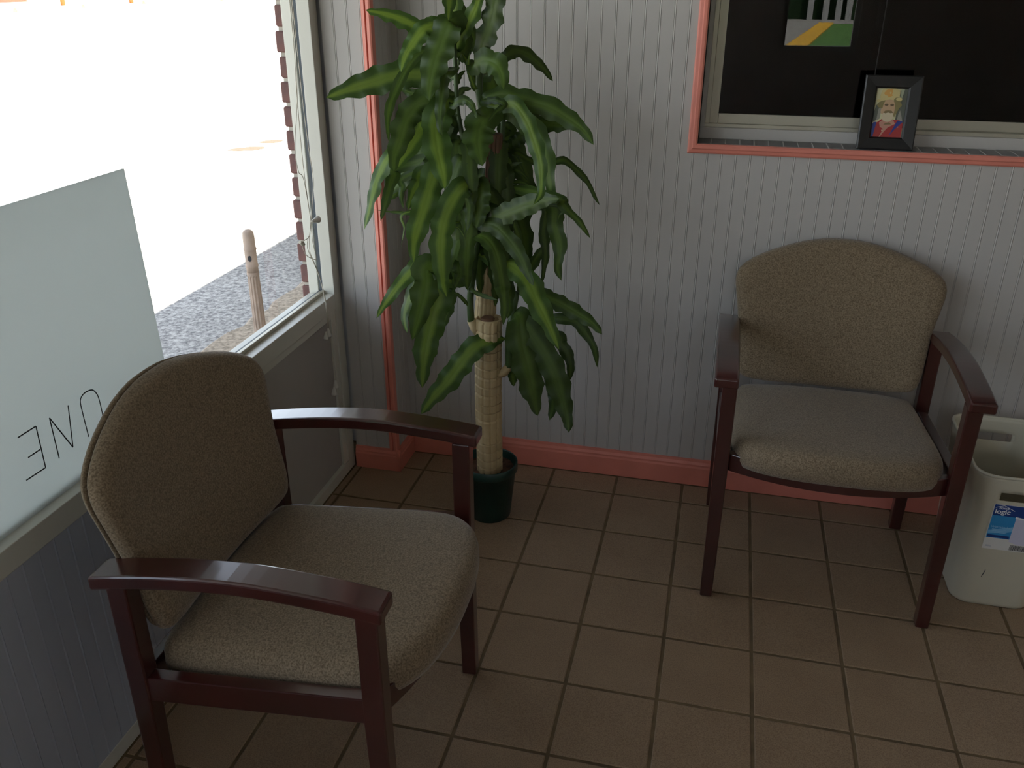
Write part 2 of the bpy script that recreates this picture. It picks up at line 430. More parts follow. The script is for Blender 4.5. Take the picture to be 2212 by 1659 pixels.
tag(box_obj('roof', 'roof', None, -0.80, 6.0, YF - 0.12, 9.0, ZC + 0.08, 3.40), 'flat roof slab of the building', 'roof', kind='structure')
b = MB()
b.box(-0.62, 6.0, 3.0, 3.1, 0, ZC); b.box(-0.70, -0.62, YB + 0.13, 3.1, 0, ZC); b.box(XR + 0.12, XR + 0.2, YB + 0.13, 3.1, 0, ZC)
b.box(-0.70, XR + 0.2, YB + 0.13, 3.1, -0.1, 0.0); b.box(-0.70, XR + 0.2, YB + 0.13, 3.1, ZC, ZC + 0.08)
tag(b.obj('wall_office', 'office'), 'unlit office room behind the reception window', 'wall', kind='structure')

# ---------------- storefront window on the left
ZS = 0.600; WY0, WY1, WZT = -0.062, -3.05, 2.36
win = tag(empty('window_1', (XL, -1.5, 0)), 'large storefront window with cream metal frame and bright lot outside', 'window', kind='structure')
def wpart(name, m, *bx, bevel=0.0015):
    bx = (bx[0] - XL, bx[1] - XL, bx[2] + 1.5, bx[3] + 1.5, bx[4], bx[5])
    return box_obj(name, m, win, *bx, bevel=bevel)
wpart('jamb', 'frame', -0.676, XL, WY0, -0.018, 0.0, ZC)
wpart('jamb', 'frame', -0.722, -0.692, WY0 + 0.004, 0.05, -0.05, ZC)
wpart('gasket', 'gasket', -0.692, -0.676, WY0 + 0.010, -0.018, ZS, WZT)
wpart('sill', 'frame', -0.676, XL, WY1, WY0, 0.553, ZS)
wpart('outer_sill', 'frame', -0.722, -0.692, WY1, WY0, 0.553, ZS - 0.004)
wpart('sill_gasket', 'gasket', -0.692, -0.676, WY1, WY0, 0.56, ZS + 0.006)
wpart('glazing_bead', 'alu', -0.681, -0.670, WY1, WY0, ZS, ZS + 0.010)
wpart('header', 'frame', -0.722, XL, WY1, WY0, WZT, ZC)
wpart('jamb', 'frame', -0.722, XL, WY1 - 0.05, WY1, 0.0, ZC)
wpart('mullion', 'frame', -0.722, XL, -1.80, -1.755, ZS, WZT)
wpart('glass_pane', 'glass', -0.687, -0.681, -1.755, WY0 + 0.006, ZS + 0.001, WZT, bevel=0)
wpart('glass_pane', 'glass', -0.687, -0.681, WY1, -1.80, ZS + 0.001, WZT, bevel=0)
wpart('base_channel', 'frame', -0.70, XL, WY1, WY0, 0.0, 0.036)
wpart('kick_panel', 'panel', -0.70, XL - 0.012, -0.62, WY0 - 0.028, 0.036, 0.553)
wpart('panel_stile', 'frame', -0.70, XL - 0.004, WY0 - 0.028, WY0, 0.036, 0.553)
wpart('panel_rail', 'frame', -0.70, XL - 0.004, -0.66, WY0 - 0.028, 0.530, 0.553)
wpart('panel_stile', 'frame', -0.70, XL - 0.004, -0.66, -0.62, 0.036, 0.553)
kick = wpart('kick_panel', 'wall', -0.70, XL - 0.010, WY1, -0.66, 0.036, 0.553)
blue_plank = plank_mesh(0.517).copy(); blue_plank.materials.clear(); blue_plank.materials.append(M['kick_blue'])
y = -0.66
while y > WY1 + 0.02:
    o = bpy.data.objects.new('plank', blue_plank); COL.objects.link(o); o.parent = win
    o.location = (-0.002, y - PW / 2 + 1.5, 0.036); o.rotation_euler = (0, 0, PI / 2)
    y -= PW
b = MB(); b.box(-0.80, XL, YF, WY1 - 0.05, -0.15, ZC)
tag(b.obj('wall_left', 'wall_plain'), 'short plain wall past the storefront window', 'wall', kind='structure')

# brick facade beyond the window jamb
fac = tag(box_obj('wall_exterior', 'mortar', None, -0.794, -0.722, 0.058, 9.0, -0.15, ZC + 0.08), 'brown brick facade edge outside the window', 'wall', kind='structure')
CH = 0.0667
bm_a = MB().box(0, 0.075, 0, 0.195, 0, CH - 0.011).mesh('brick'); bm_a.materials.append(M['brick'])
bm_b = MB().box(0, 0.075, 0, 0.092, 0, CH - 0.011).mesh('brick'); bm_b.materials.append(M['brick'])
for k in range(41):
    z = -0.15 + 0.004 + k * CH
    for q, (yy, me) in enumerate([(0.050, bm_a), (0.256, bm_a)] if k % 2 else [(0.050, bm_b), (0.153, bm_a), (0.359, bm_b)]):
        o = bpy.data.objects.new('brick', me); COL.objects.link(o); o.parent = fac
        o.location = (-0.801 + random.uniform(-0.003, 0.003), yy + random.uniform(-0.002, 0.002), z)
        bv = o.modifiers.new('bevel', 'BEVEL'); bv.width = 0.004; bv.segments = 1

# ---------------- trims and baseboards
t1 = MB()
prof = [(-0.022, -0.004), (-0.022, -0.009), (-0.013, -0.011), (-0.011, -0.005), (-0.008, -0.011), (0.0, -0.012), (0.004, -0.010), (0.005, -0.004), (0.005, 0.010), (0.001, 0.010), (0.001, -0.004)]
t1.loft([[(PX1 + x, PY + y2, 0.074) for x, y2 in prof], [(PX1 + x, PY + y2, ZC) for x, y2 in prof]], smooth=False)
tag(t1.obj('trim_1', 'coral'), 'tall coral corner moulding on the pilaster', 'trim', kind='structure')

BBP = [(0.0, 0.0), (0.012, 0.0), (0.012, 0.060), (0.010, 0.066), (0.010, 0.072), (0.006, 0.080), (0.005, 0.088), (0.0, 0.088)]
def baseboard(name, p0, p1, nrm, label, hs=1.0):
    p0, p1, nrm = Vector(p0), Vector(p1), Vector(nrm)
    r = lambda p: [tuple(p + nrm * d + Vector((0, 0, z * hs))) for d, z in BBP]
    return tag(MB().loft([r(p0), r(p1)], smooth=False).obj(name, 'coral'), label, 'baseboard', kind='structure')
baseboard('baseboard_back', (PX1 + 0.012, YB, 0), (XR, YB, 0), (0, -1, 0), 'coral painted baseboard along the back wall')
baseboard('baseboard_pilaster_front', (PX0, PY, 0), (PX1 + 0.012, PY, 0), (0, -1, 0), 'short coral baseboard on the front of the pilaster', 0.85)
baseboard('baseboard_pilaster_side', (PX1, PY - 0.012, 0), (PX1, YB, 0), (1, 0, 0), 'short coral baseboard on the side of the pilaster', 0.85)

# coral casing round the reception window
TP = [(0.0, 0.0), (0.0, -0.010), (0.004, -0.013), (0.011, -0.013), (0.014, -0.010), (0.021, -0.009), (0.025, -0.006), (0.025, 0.0)]
tr2 = tag(empty('trim_2', (WX0, YB, WZ0)), 'coral casing round the dark reception window', 'trim', kind='structure')
def casing(p0, p1, out, m0, m1):
    p0, p1, out = Vector(p0), Vector(p1), Vector(out); d = (p1 - p0).normalized()
    r = lambda p, e, sg: [tuple(p + out * a + Vector((0, h, 0)) + d * sg * a * e) for a, h in TP]
    return MB().loft([r(p0, m0, -1), r(p1, m1, 1)], smooth=False).obj('casing_strip', 'coral', tr2)
w, h = WX1 - WX0, WZ1 - WZ0
casing((0, 0, 0), (w, 0, 0), (0, 0, -1), 1, 1); casing((0, 0, h), (w, 0, h), (0, 0, 1), 1, 1)
casing((0, 0, 0), (0, 0, h), (-1, 0, 0), 1, 1); casing((w, 0, 0), (w, 0, h), (1, 0, 0), 1, 1)

# reception sliding window
w2 = tag(empty('window_2', (WX0, YB + 0.085, WZ0)), 'dark sliding reception window with aluminium frame', 'window', kind='structure')
box_obj('sub_sill', 'wall', w2, 0, w, 0, 0.045, 0, 0.030, bevel=0.002)
box_obj('track', 'alu', w2, 0.004, w - 0.004, 0.004, 0.045, 0.030, 0.040, bevel=0.001)
box_obj('frame_stile', 'alu', w2, 0.012, 0.024, 0.004, 0.045, 0.040, h - 0.02, bevel=0.001)
box_obj('frame_stile', 'alu', w2, w - 0.024, w - 0.012, 0.004, 0.045, 0.040, h - 0.02, bevel=0.001)
box_obj('frame_head', 'alu', w2, 0.004, w - 0.004, 0.004, 0.045, h - 0.02, h, bevel=0.001)
box_obj('reveal_jamb', 'wall', w2, 0, 0.012, 0.0, 0.045, 0.030, h, bevel=0)
pl = box_obj('sash', 'alu', w2, 0.024, 0.046, 0.010, 0.022, 0.040, h - 0.02, bevel=0.001)
box_obj('sash_rail', 'alu', w2, 0.046, 0.43, 0.010, 0.022, 0.040, 0.066, bevel=0.001)
box_obj('glass_pane', 'dark_glass', w2, 0.046, 0.43, 0.014, 0.019, 0.066, h - 0.02)
box_obj('sash_rail', 'alu', w2, 0.415, w - 0.024, 0.026, 0.038, 0.040, 0.066, bevel=0.001)
box_obj('glass_pane', 'dark_glass', w2, 0.413, w - 0.024, 0.029, 0.034, 0.066, h - 0.02)
box_obj('meeting_edge', 'black', w2, 0.4285, 0.4305, 0.012, 0.021, 0.066, h - 0.02)

# front window behind the viewer
w3 = tag(empty('window_3', (FX0, YF, FZ0)), 'window behind the viewer looking on a lawn', 'window', kind='structure')
fw, fh = FX1 - FX0, FZ1 - FZ0
box_obj('frame_stile', 'frame', w3, 0, 0.03, -0.08, -0.03, 0, fh); box_obj('frame_stile', 'frame', w3, fw - 0.03, fw, -0.08, -0.03, 0, fh)
box_obj('frame_rail', 'frame', w3, 0.03, fw - 0.03, -0.08, -0.03, 0, 0.03); box_obj('frame_rail', 'frame', w3, 0.03, fw - 0.03, -0.08, -0.03, fh - 0.03, fh)
box_obj('glass_pane', 'glass', w3, 0.03, fw - 0.03, -0.058, -0.052, 0.03, fh - 0.03)

# ---------------- outdoors
ZG = -0.15
tag(MB().add([(-140, -120, ZG), (60, -120, ZG), (60, 140, ZG), (-140, 140, ZG)], [(0, 1, 2, 3)]).obj('ground', 'lot'), 'sunlit pale asphalt parking lot outside the window', 'ground', kind='structure')
b = MB()
pts = [(-1.83 + random.uniform(-0.025, 0.025), -5 + i * 0.12) for i in range(120)]
b.loft([[(-0.80, yy, ZG), (-0.80, yy, ZG + 0.012), (xx, yy, ZG + 0.012), (xx - 0.02, yy, ZG)] for xx, yy in pts], smooth=False)
tag(b.obj('walkway', 'walk'), 'beige concrete strip along the foot of the facade', 'walkway', kind='structure')

def fluted_post(loc, top):
    e = tag(empty('bollard', loc), 'pale fluted post with rounded top standing outside the window', 'post')
    n = 48; rings = []
    for z, r, fl in [(0, .029, 1), (top * .62, .0265, 1), (top * .635, .0275, 0), (top * .66, .0275, 0)]:
        rings.append([((r - (0.003 if fl and (j % 4) < 2 else 0)) * math.cos(2 * PI * j / n), (r - (0.003 if fl and (j % 4) < 2 else 0)) * math.sin(2 * PI * j / n), z) for j in range(n)])
    MB().loft(rings, smooth=False).obj('fluted_shaft', 'post', e)
    z0 = top * .66
    prof = [(.0265, z0), (.0265, z0 + .022), (.029, z0 + .026), (.029, z0 + .032), (.0265, z0 + .036), (.0265, z0 + .10), (.0285, z0 + .104), (.0285, z0 + .110), (.026, z0 + .114)]
    zt = top
    prof += [(.026, zt - .03), (.0245, zt - .016), (.019, zt - .006), (.010, zt - .001), (.002, zt)]
    MB().lathe(prof, n=28).obj('cap', 'post', e)
    hz = z0 + .068
    d = Vector((2.04, -3.5, 0)).normalized(); side = Vector((-d.y, d.x, 0))
    hb = MB(); ring = [tuple(d * (.0262 + .0012) + side * (-.006 + .008 * math.cos(a)) + Vector((0, 0, hz + .014 * math.sin(a)))) for a in [2 * PI * i / 16 for i in range(16)]]
    ring0 = [tuple(Vector(q) - d * .01) for q in ring]
    hb.loft([ring0, ring], smooth=False); hb.obj('drain_hole', 'hole', e)
    return e
fluted_post((-1.60, 1.121, ZG), 0.424 - ZG)

def stain(cx, cy, rx, ry, rot, label, seed):
    rnd = random.Random(seed); n = 40
    ph = [rnd.uniform(0, 6) for _ in range(3)]
    pts = []
    for i in range(n):
        a = 2 * PI * i / n; k = 1 + .10 * math.sin(2 * a + ph[0]) + .08 * math.sin(3 * a + ph[1]) + .04 * math.sin(7 * a + ph[2])
        x, y2 = rx * k * math.cos(a), ry * k * math.sin(a)
        pts.append((x * math.cos(rot) - y2 * math.sin(rot), x * math.sin(rot) + y2 * math.cos(rot)))
    b = MB().loft([[(x, y2, 0) for x, y2 in pts], [(x * .97, y2 * .97, .003) for x, y2 in pts]], smooth=False)
    return tag(b.obj('puddle_stain', 'stain', loc=(cx, cy, ZG)), label, 'stain', 'damp stains on the lot')
stain(-4.30, 5.87, 0.17, 0.11, 0.6, 'larger tan damp stain on the sunlit lot', 1)
stain(-4.27, 6.32, 0.13, 0.09, 0.6, 'smaller tan damp stain just behind the larger one', 2)

tag(box_obj('far_wall', 'red_brick', None, -47.0, -46.0, 20.0, 52.0, ZG, 6.0), 'red building wall at the far edge of the lot', 'building', kind='structure')
BL = [(-33.2, 33.6, 'leftmost'), (-33.9, 38.9, 'second from left'), (-34.8, 45.0, 'third from left'), (-36.0, 52.2, 'fourth from left'), (-35.2, 60.0, 'farthest')]
bmesh_b = MB().loft([[(-.12, yy, 0), (.12, yy, 0), (.07, yy, .16), (-.07, yy, .16)] for yy in (-2.3, 2.3)], smooth=False).mesh('parking_bumper'); bmesh_b.materials.append(M['bumper'])
for i, (x, y, w_) in enumerate(BL):
    o = bpy.data.objects.new('parking_bumper', bmesh_b); COL.objects.link(o); o.location = (x, y, ZG); o.rotation_euler = (0, 0, 0.12)
    tag(o, 'concrete parking bumper across the lot, ' + w_, 'bumper', 'parking bumpers across the lot')
for x, y, w_ in [(-38.1, 45.6, 'nearest the red wall'), (-37.5, 51.2, 'middle of the three'), (-33.6, 60.7, 'farthest right')]:
    o = MB().lathe([(.13, 0), (.13, 1.6), (.09, 1.68), (.02, 1.70)], n=14).obj('marker_post', 'orange', loc=(x, y, ZG))
    tag(o, 'orange post behind the bumpers, ' + w_, 'post', 'orange posts across the lot')

def strip(name, m, x0, x1, dx, y0, y1, h, label, cat):
    b = MB().loft([[(x0, y0, ZG), (x1, y0, ZG), (x1, y0, ZG + h), (x0, y0, ZG + h)], [(x0 + dx, y1, ZG), (x1 + dx, y1, ZG), (x1 + dx, y1, ZG + h), (x0 + dx, y1, ZG + h)]], smooth=False)
    return tag(b.obj(name, m), label, cat, kind='structure')
strip('kerb', 'yellow', 1.35, 1.85, 1.9, -19.0, -33.0, 0.10, 'yellow painted kerb seen in the reception glass reflection', 'kerb')
strip('lawn', 'grass', 1.85, 30.0, 1.9, -19.0, -33.0, 0.06, 'green lawn seen in the reception glass reflection', 'lawn')
hw_ = tag(MB().box(-20, 30, -42, -38, ZG, 5.0, 0).obj('hedge_row', 'hedge'), 'dark hedge seen in the reception glass reflection', 'hedge', kind='structure')
for i, x in enumerate([3.1, 3.7, 4.2, 4.6]):
    box_obj('white_post', 'white_wall', hw_, x, x + 0.22, -37.9, -37.7, ZG, 5.0)

# ================================================================== THINGS
# ---------------- chairs
def cushion(outline, depth, place, front=0.025, seg=64):
    """rounded pad: closed outline (2d) domed on one side; place(u, v, d) maps to 3d"""
    P = [(p.x, p.y) for p in crom([(a, c, 0) for a, c in outline], seg, closed=True)]
    cu = sum(p[0] for p in P) / seg; cv = sum(p[1] for p in P) / seg
    rows = [(0.93, -depth), (0.985, -depth * .82), (1.0, -depth * .45), (0.997, 0.0), (0.985, front * .38), (0.955, front * .68), (0.88, front * .87), (0.72, front * .96), (0.45, front), (0.18, front * 1.01)]
    return MB().loft([[place(cu + (u - cu) * s_, cv + (v - cv) * s_, d) for u, v in P] for s_, d in rows])

def mirror(half):
    return half + [(-x, y) for x, y in reversed(half) if abs(x) > 1e-6]

HW = 0.277; LG = 0.034
BACK = [(0, .432), (.11, .434), (.18, .439), (.222, .450), (.236, .478), (.241, .53), (.246, .60), (.256, .66), (.263, .70), (.262, .726), (.247, .750), (.20, .777), (.12, .805), (.05, .819), (0, .821)]
SEAT = [(0, -.062), (.08, -.058), (.155, -.041), (.205, -.012), (.233, .03), (.241, .09), (.238, .2), (.235, .32), (.230, .395), (.212, .426), (.12, .433), (0, .432)]
def back_y(z): return 0.428 + (z - .44) * 0.20
def make_chair(label, loc, rz):
    e = tag(empty('armchair', loc, rz), label, 'chair', 'waiting room armchairs')
    # legs
    for sx in (-1, 1):
        x0, x1 = sorted((sx * HW, sx * (HW - LG)))
        for nm, ya, yb, sp, zt in (('front', 0.0, 0.036, -0.006, 0.600), ('rear', 0.420, 0.456, 0.008, 0.592)):
            rings = []
            for z, k in ((0.0, 1.0), (0.37, 0.0), (zt, 0.0)):
                q = 0.002 * k
                rings.append([(x0 + q, ya + sp * k + q, z), (x1 - q, ya + sp * k + q, z), (x1 - q, yb + sp * k - q, z), (x0 + q, yb + sp * k - q, z)])
            MB().loft(rings, smooth=False).obj('leg', 'wood', e, bevel=0.003)
        # arm: gentle arch, rounded nose
        xa, xb = sorted((sx * 0.242, sx * 0.297))
        prof = [(-0.015, .620), (0.03, .6255), (0.10, .631), (0.18, .6345), (0.25, .6325), (0.32, .626), (0.40, .6145), (0.468, .602)]
        C = crom([(0, y2, z) for y2, z in prof], 22)
        rings = []
        for i, c in enumerate(C):
            th = 0.025
            rings.append([(xa, c.y, c.z - th), (xb, c.y, c.z - th), (xb, c.y, c.z), (xa, c.y, c.z)])
        MB().loft(rings, smooth=False).obj('armrest', 'wood', e, bevel=0.005, seg=3)
        # side rail, sloping down to the back
        xa, xb = sorted((sx * (HW - 0.004), sx * (HW - 0.029)))
        r = lambda y2, z: [(xa, y2, z), (xb, y2, z), (xb, y2, z + .050), (xa, y2, z + .050)]
        MB().loft([r(0.030, .372), r(0.426, .335)], smooth=False).obj('side_rail', 'wood', e, bevel=0.002)
    # bowed front rail
    rings = []
    for i in range(17):
        s_ = -1 + i / 8; x = s_ * 0.246; y2 = 0.014 - 0.053 * (1 - s_ * s_)
        rings.append([(x, y2, .368), (x, y2 + .022, .368), (x, y2 + .022, .414), (x, y2, .414)])
    MB().loft(rings, smooth=False).obj('front_rail', 'wood', e, bevel=0.002)
    box_obj('rear_rail', 'wood', e, -HW + LG, HW - LG, 0.430, 0.450, .335, .385, bevel=0.002)
    # seat
    zb = lambda y2: .432 - .070 * y2
    cushion(mirror(SEAT), 0.042, lambda u, v, d: (u, v, zb(v) + d - 0.010 * max(0, (abs(u) / .24)) ** 2), front=0.036).obj('seat', 'fabric', e)
    # backrest pad and rear shell with seam between
    cv = lambda u: -0.030 * (u / .25) ** 2
    cushion(mirror(BACK), 0.012, lambda u, v, d: (u, back_y(v) + cv(u) - d, v), front=0.026).obj('backrest', 'fabric', e)
    sh = [(x * 0.99, .63 + (z - .63) * 0.99) for x, z in mirror(BACK)]
    cushion(sh, 0.006, lambda u, v, d: (u, back_y(v) + cv(u) + 0.019 + d, v), front=0.012).obj('back_shell', 'fabric', e)
    for sx in (-1, 1):
        box_obj('back_bracket', 'wood', e, min(sx * .20, sx * .25), max(sx * .20, sx * .25), .452, .470, .50, .54, bevel=0.002)
    return e
make_chair('tan upholstered armchair with dark wood arms standing against the back wall', (0.761, -0.431, 0), 0)
make_chair('tan upholstered armchair in the foreground, back to the storefront window', (0.002, -1.091, 0), math.radians(90 + 1.0))

# ---------------- potted plant
TX, TY = -0.139, -0.190
plant = tag(empty('potted_plant', (TX, TY, 0)), 'tall artificial corn plant with thick cream cane in a dark green pot', 'plant')
def loc(p): return (p[0] - TX, p[1] - TY, p[2])
MB().lathe([(.058, 0), (.061, .003), (.0765, .150), (.080, .150), (.082, .153), (.082, .176), (.0795, .178), (.077, .176), (.075, .155), (.072, .140)], n=40).obj('pot', 'pot', plant)
b = MB(); n = 28; rings = []
for r in (.0745, .06, .045, .03, .012):
    rings.append([(r * math.cos(2 * PI * j / n), r * math.sin(2 * PI * j / n), .148 + random.uniform(-.004, .006)) for j in range(n)])
b.loft(rings); b.obj('soil', 'soil', plant)

# thick cane: scored rings and vertical scoring in the bark
def scored_cane(pts, r0, r1, ring_h, name, m, nseg=44, score=0.0034, vs=11, seed=3, top=True):
    rnd = random.Random(seed); pts = [Vector(p) for p in pts]
    L = sum((b2 - a).length for a, b2 in zip(pts, pts[1:])); rings = []
    zs = []; z = 0
    while z < L:
        zs += [(z, 1), (z + ring_h * .12, 0), (z + ring_h * .88, 0)]; z += ring_h * rnd.uniform(.85, 1.15)
    zs.append((L, 0))
    zs = sorted(q for q in zs if q[0] <= L)
    for d, k in zs:
        q = d; p = pts[0]
        for a, b2 in zip(pts, pts[1:]):
            l = (b2 - a).length
            if q <= l + 1e-9: p = a.lerp(b2, q / l); break
            q -= l
        r = r0 + (r1 - r0) * d / L; ring = []
        for j in range(nseg):
            a = 2 * PI * j / nseg
            rr = r - (score if k else 0) - (score * .7 if j % (nseg // vs) == 0 else 0) + 0.0012 * math.sin(3 * a + d * 9) * 1.0
            wob = 0.003 * math.sin(2 * a + 1.0) if k == 0 else 0.003 * math.sin(2 * a + 1.0)
            ring.append((p.x + rr * math.cos(a), p.y + rr * math.sin(a), p.z + wob))
        rings.append(ring)
    if top:
        p = pts[-1]
        for s_, dz in ((.96, .006), (.86, .008), (.72, .002), (.4, .001), (.1, .003)):
            rings.append([(p.x + r1 * s_ * math.cos(2 * PI * j / nseg), p.y + r1 * s_ * math.sin(2 * PI * j / nseg), p.z + dz) for j in range(nseg)])
    return MB().loft(rings, smooth=False).obj(name, m, plant)
scored_cane([(0, 0, .12), (-.001, 0, .36), (.004, -.003, .612)], .0375, .0375, .026, 'cane', 'cane')
S2 = [(-.157, -.160, .585), (-.152, -.160, .66), (-.145, -.159, .76)]
scored_cane([loc(p) for p in S2], .030, .027, .07, 'cane', 'cane', vs=14, score=.002, seed=5, top=False)
S2b = [(-.145, -.159, .755), (-.137, -.158, .85), (-.130, -.154, .97), (-.126, -.150, 1.085)]
scored_cane([loc(p) for p in S2b], .0265, .020, .09, 'cane', 'cane_brown', vs=11, seed=6)
# cut knob on top and side nubs
MB().lathe([(.016, .606), (.019, .622), (.015, .626), (.008, .622), (.002, .624)], cx=.004, cy=-.016, n=20).obj('cut_knob', 'cane_brown', plant)
MB().tube([loc(p) for p in [(-.160, -.200, .575), (-.172, -.207, .594), (-.179, -.212, .616)]], [.014, .0125, .0115], 14).obj('nub', 'cane', plant)
MB().tube([loc(p) for p in [(-.115, -.195, .455), (-.092, -.198, .466), (-.076, -.200, .490)]], [.013, .0125, .0115], 14).obj('nub', 'cane', plant)
STEMS = [
 ([(-.179, -.212, .612), (-.180, -.212, .683), (-.166, -.210, .784), (-.152, -.210, .882), (-.158, -.210, .976), (-.184, -.205, 1.053), (-.205, -.200, 1.140), (-.209, -.200, 1.215), (-.210, -.200, 1.303)], .010, .005),
 ([(-.126, -.152, 1.070), (-.147, -.165, 1.128), (-.156, -.180, 1.187), (-.152, -.190, 1.246), (-.142, -.200, 1.289)], .011, .008),
 ([(-.076, -.200, .486), (-.077, -.200, .583), (-.071, -.190, .632), (-.060, -.180, .695)], .0125, .007),
 ([(-.120, -.152, .88), (-.117, -.140, .903), (-.114, -.130, 1.02), (-.112, -.120, 1.126)], .009, .006)]
for P, ra, rb in STEMS:
    C = crom([loc(p) for p in P], 26)
    MB().tube(C, [ra + (rb - ra) * i / 25 for i in range(26)], 10).obj('stem', 'stem', plant)

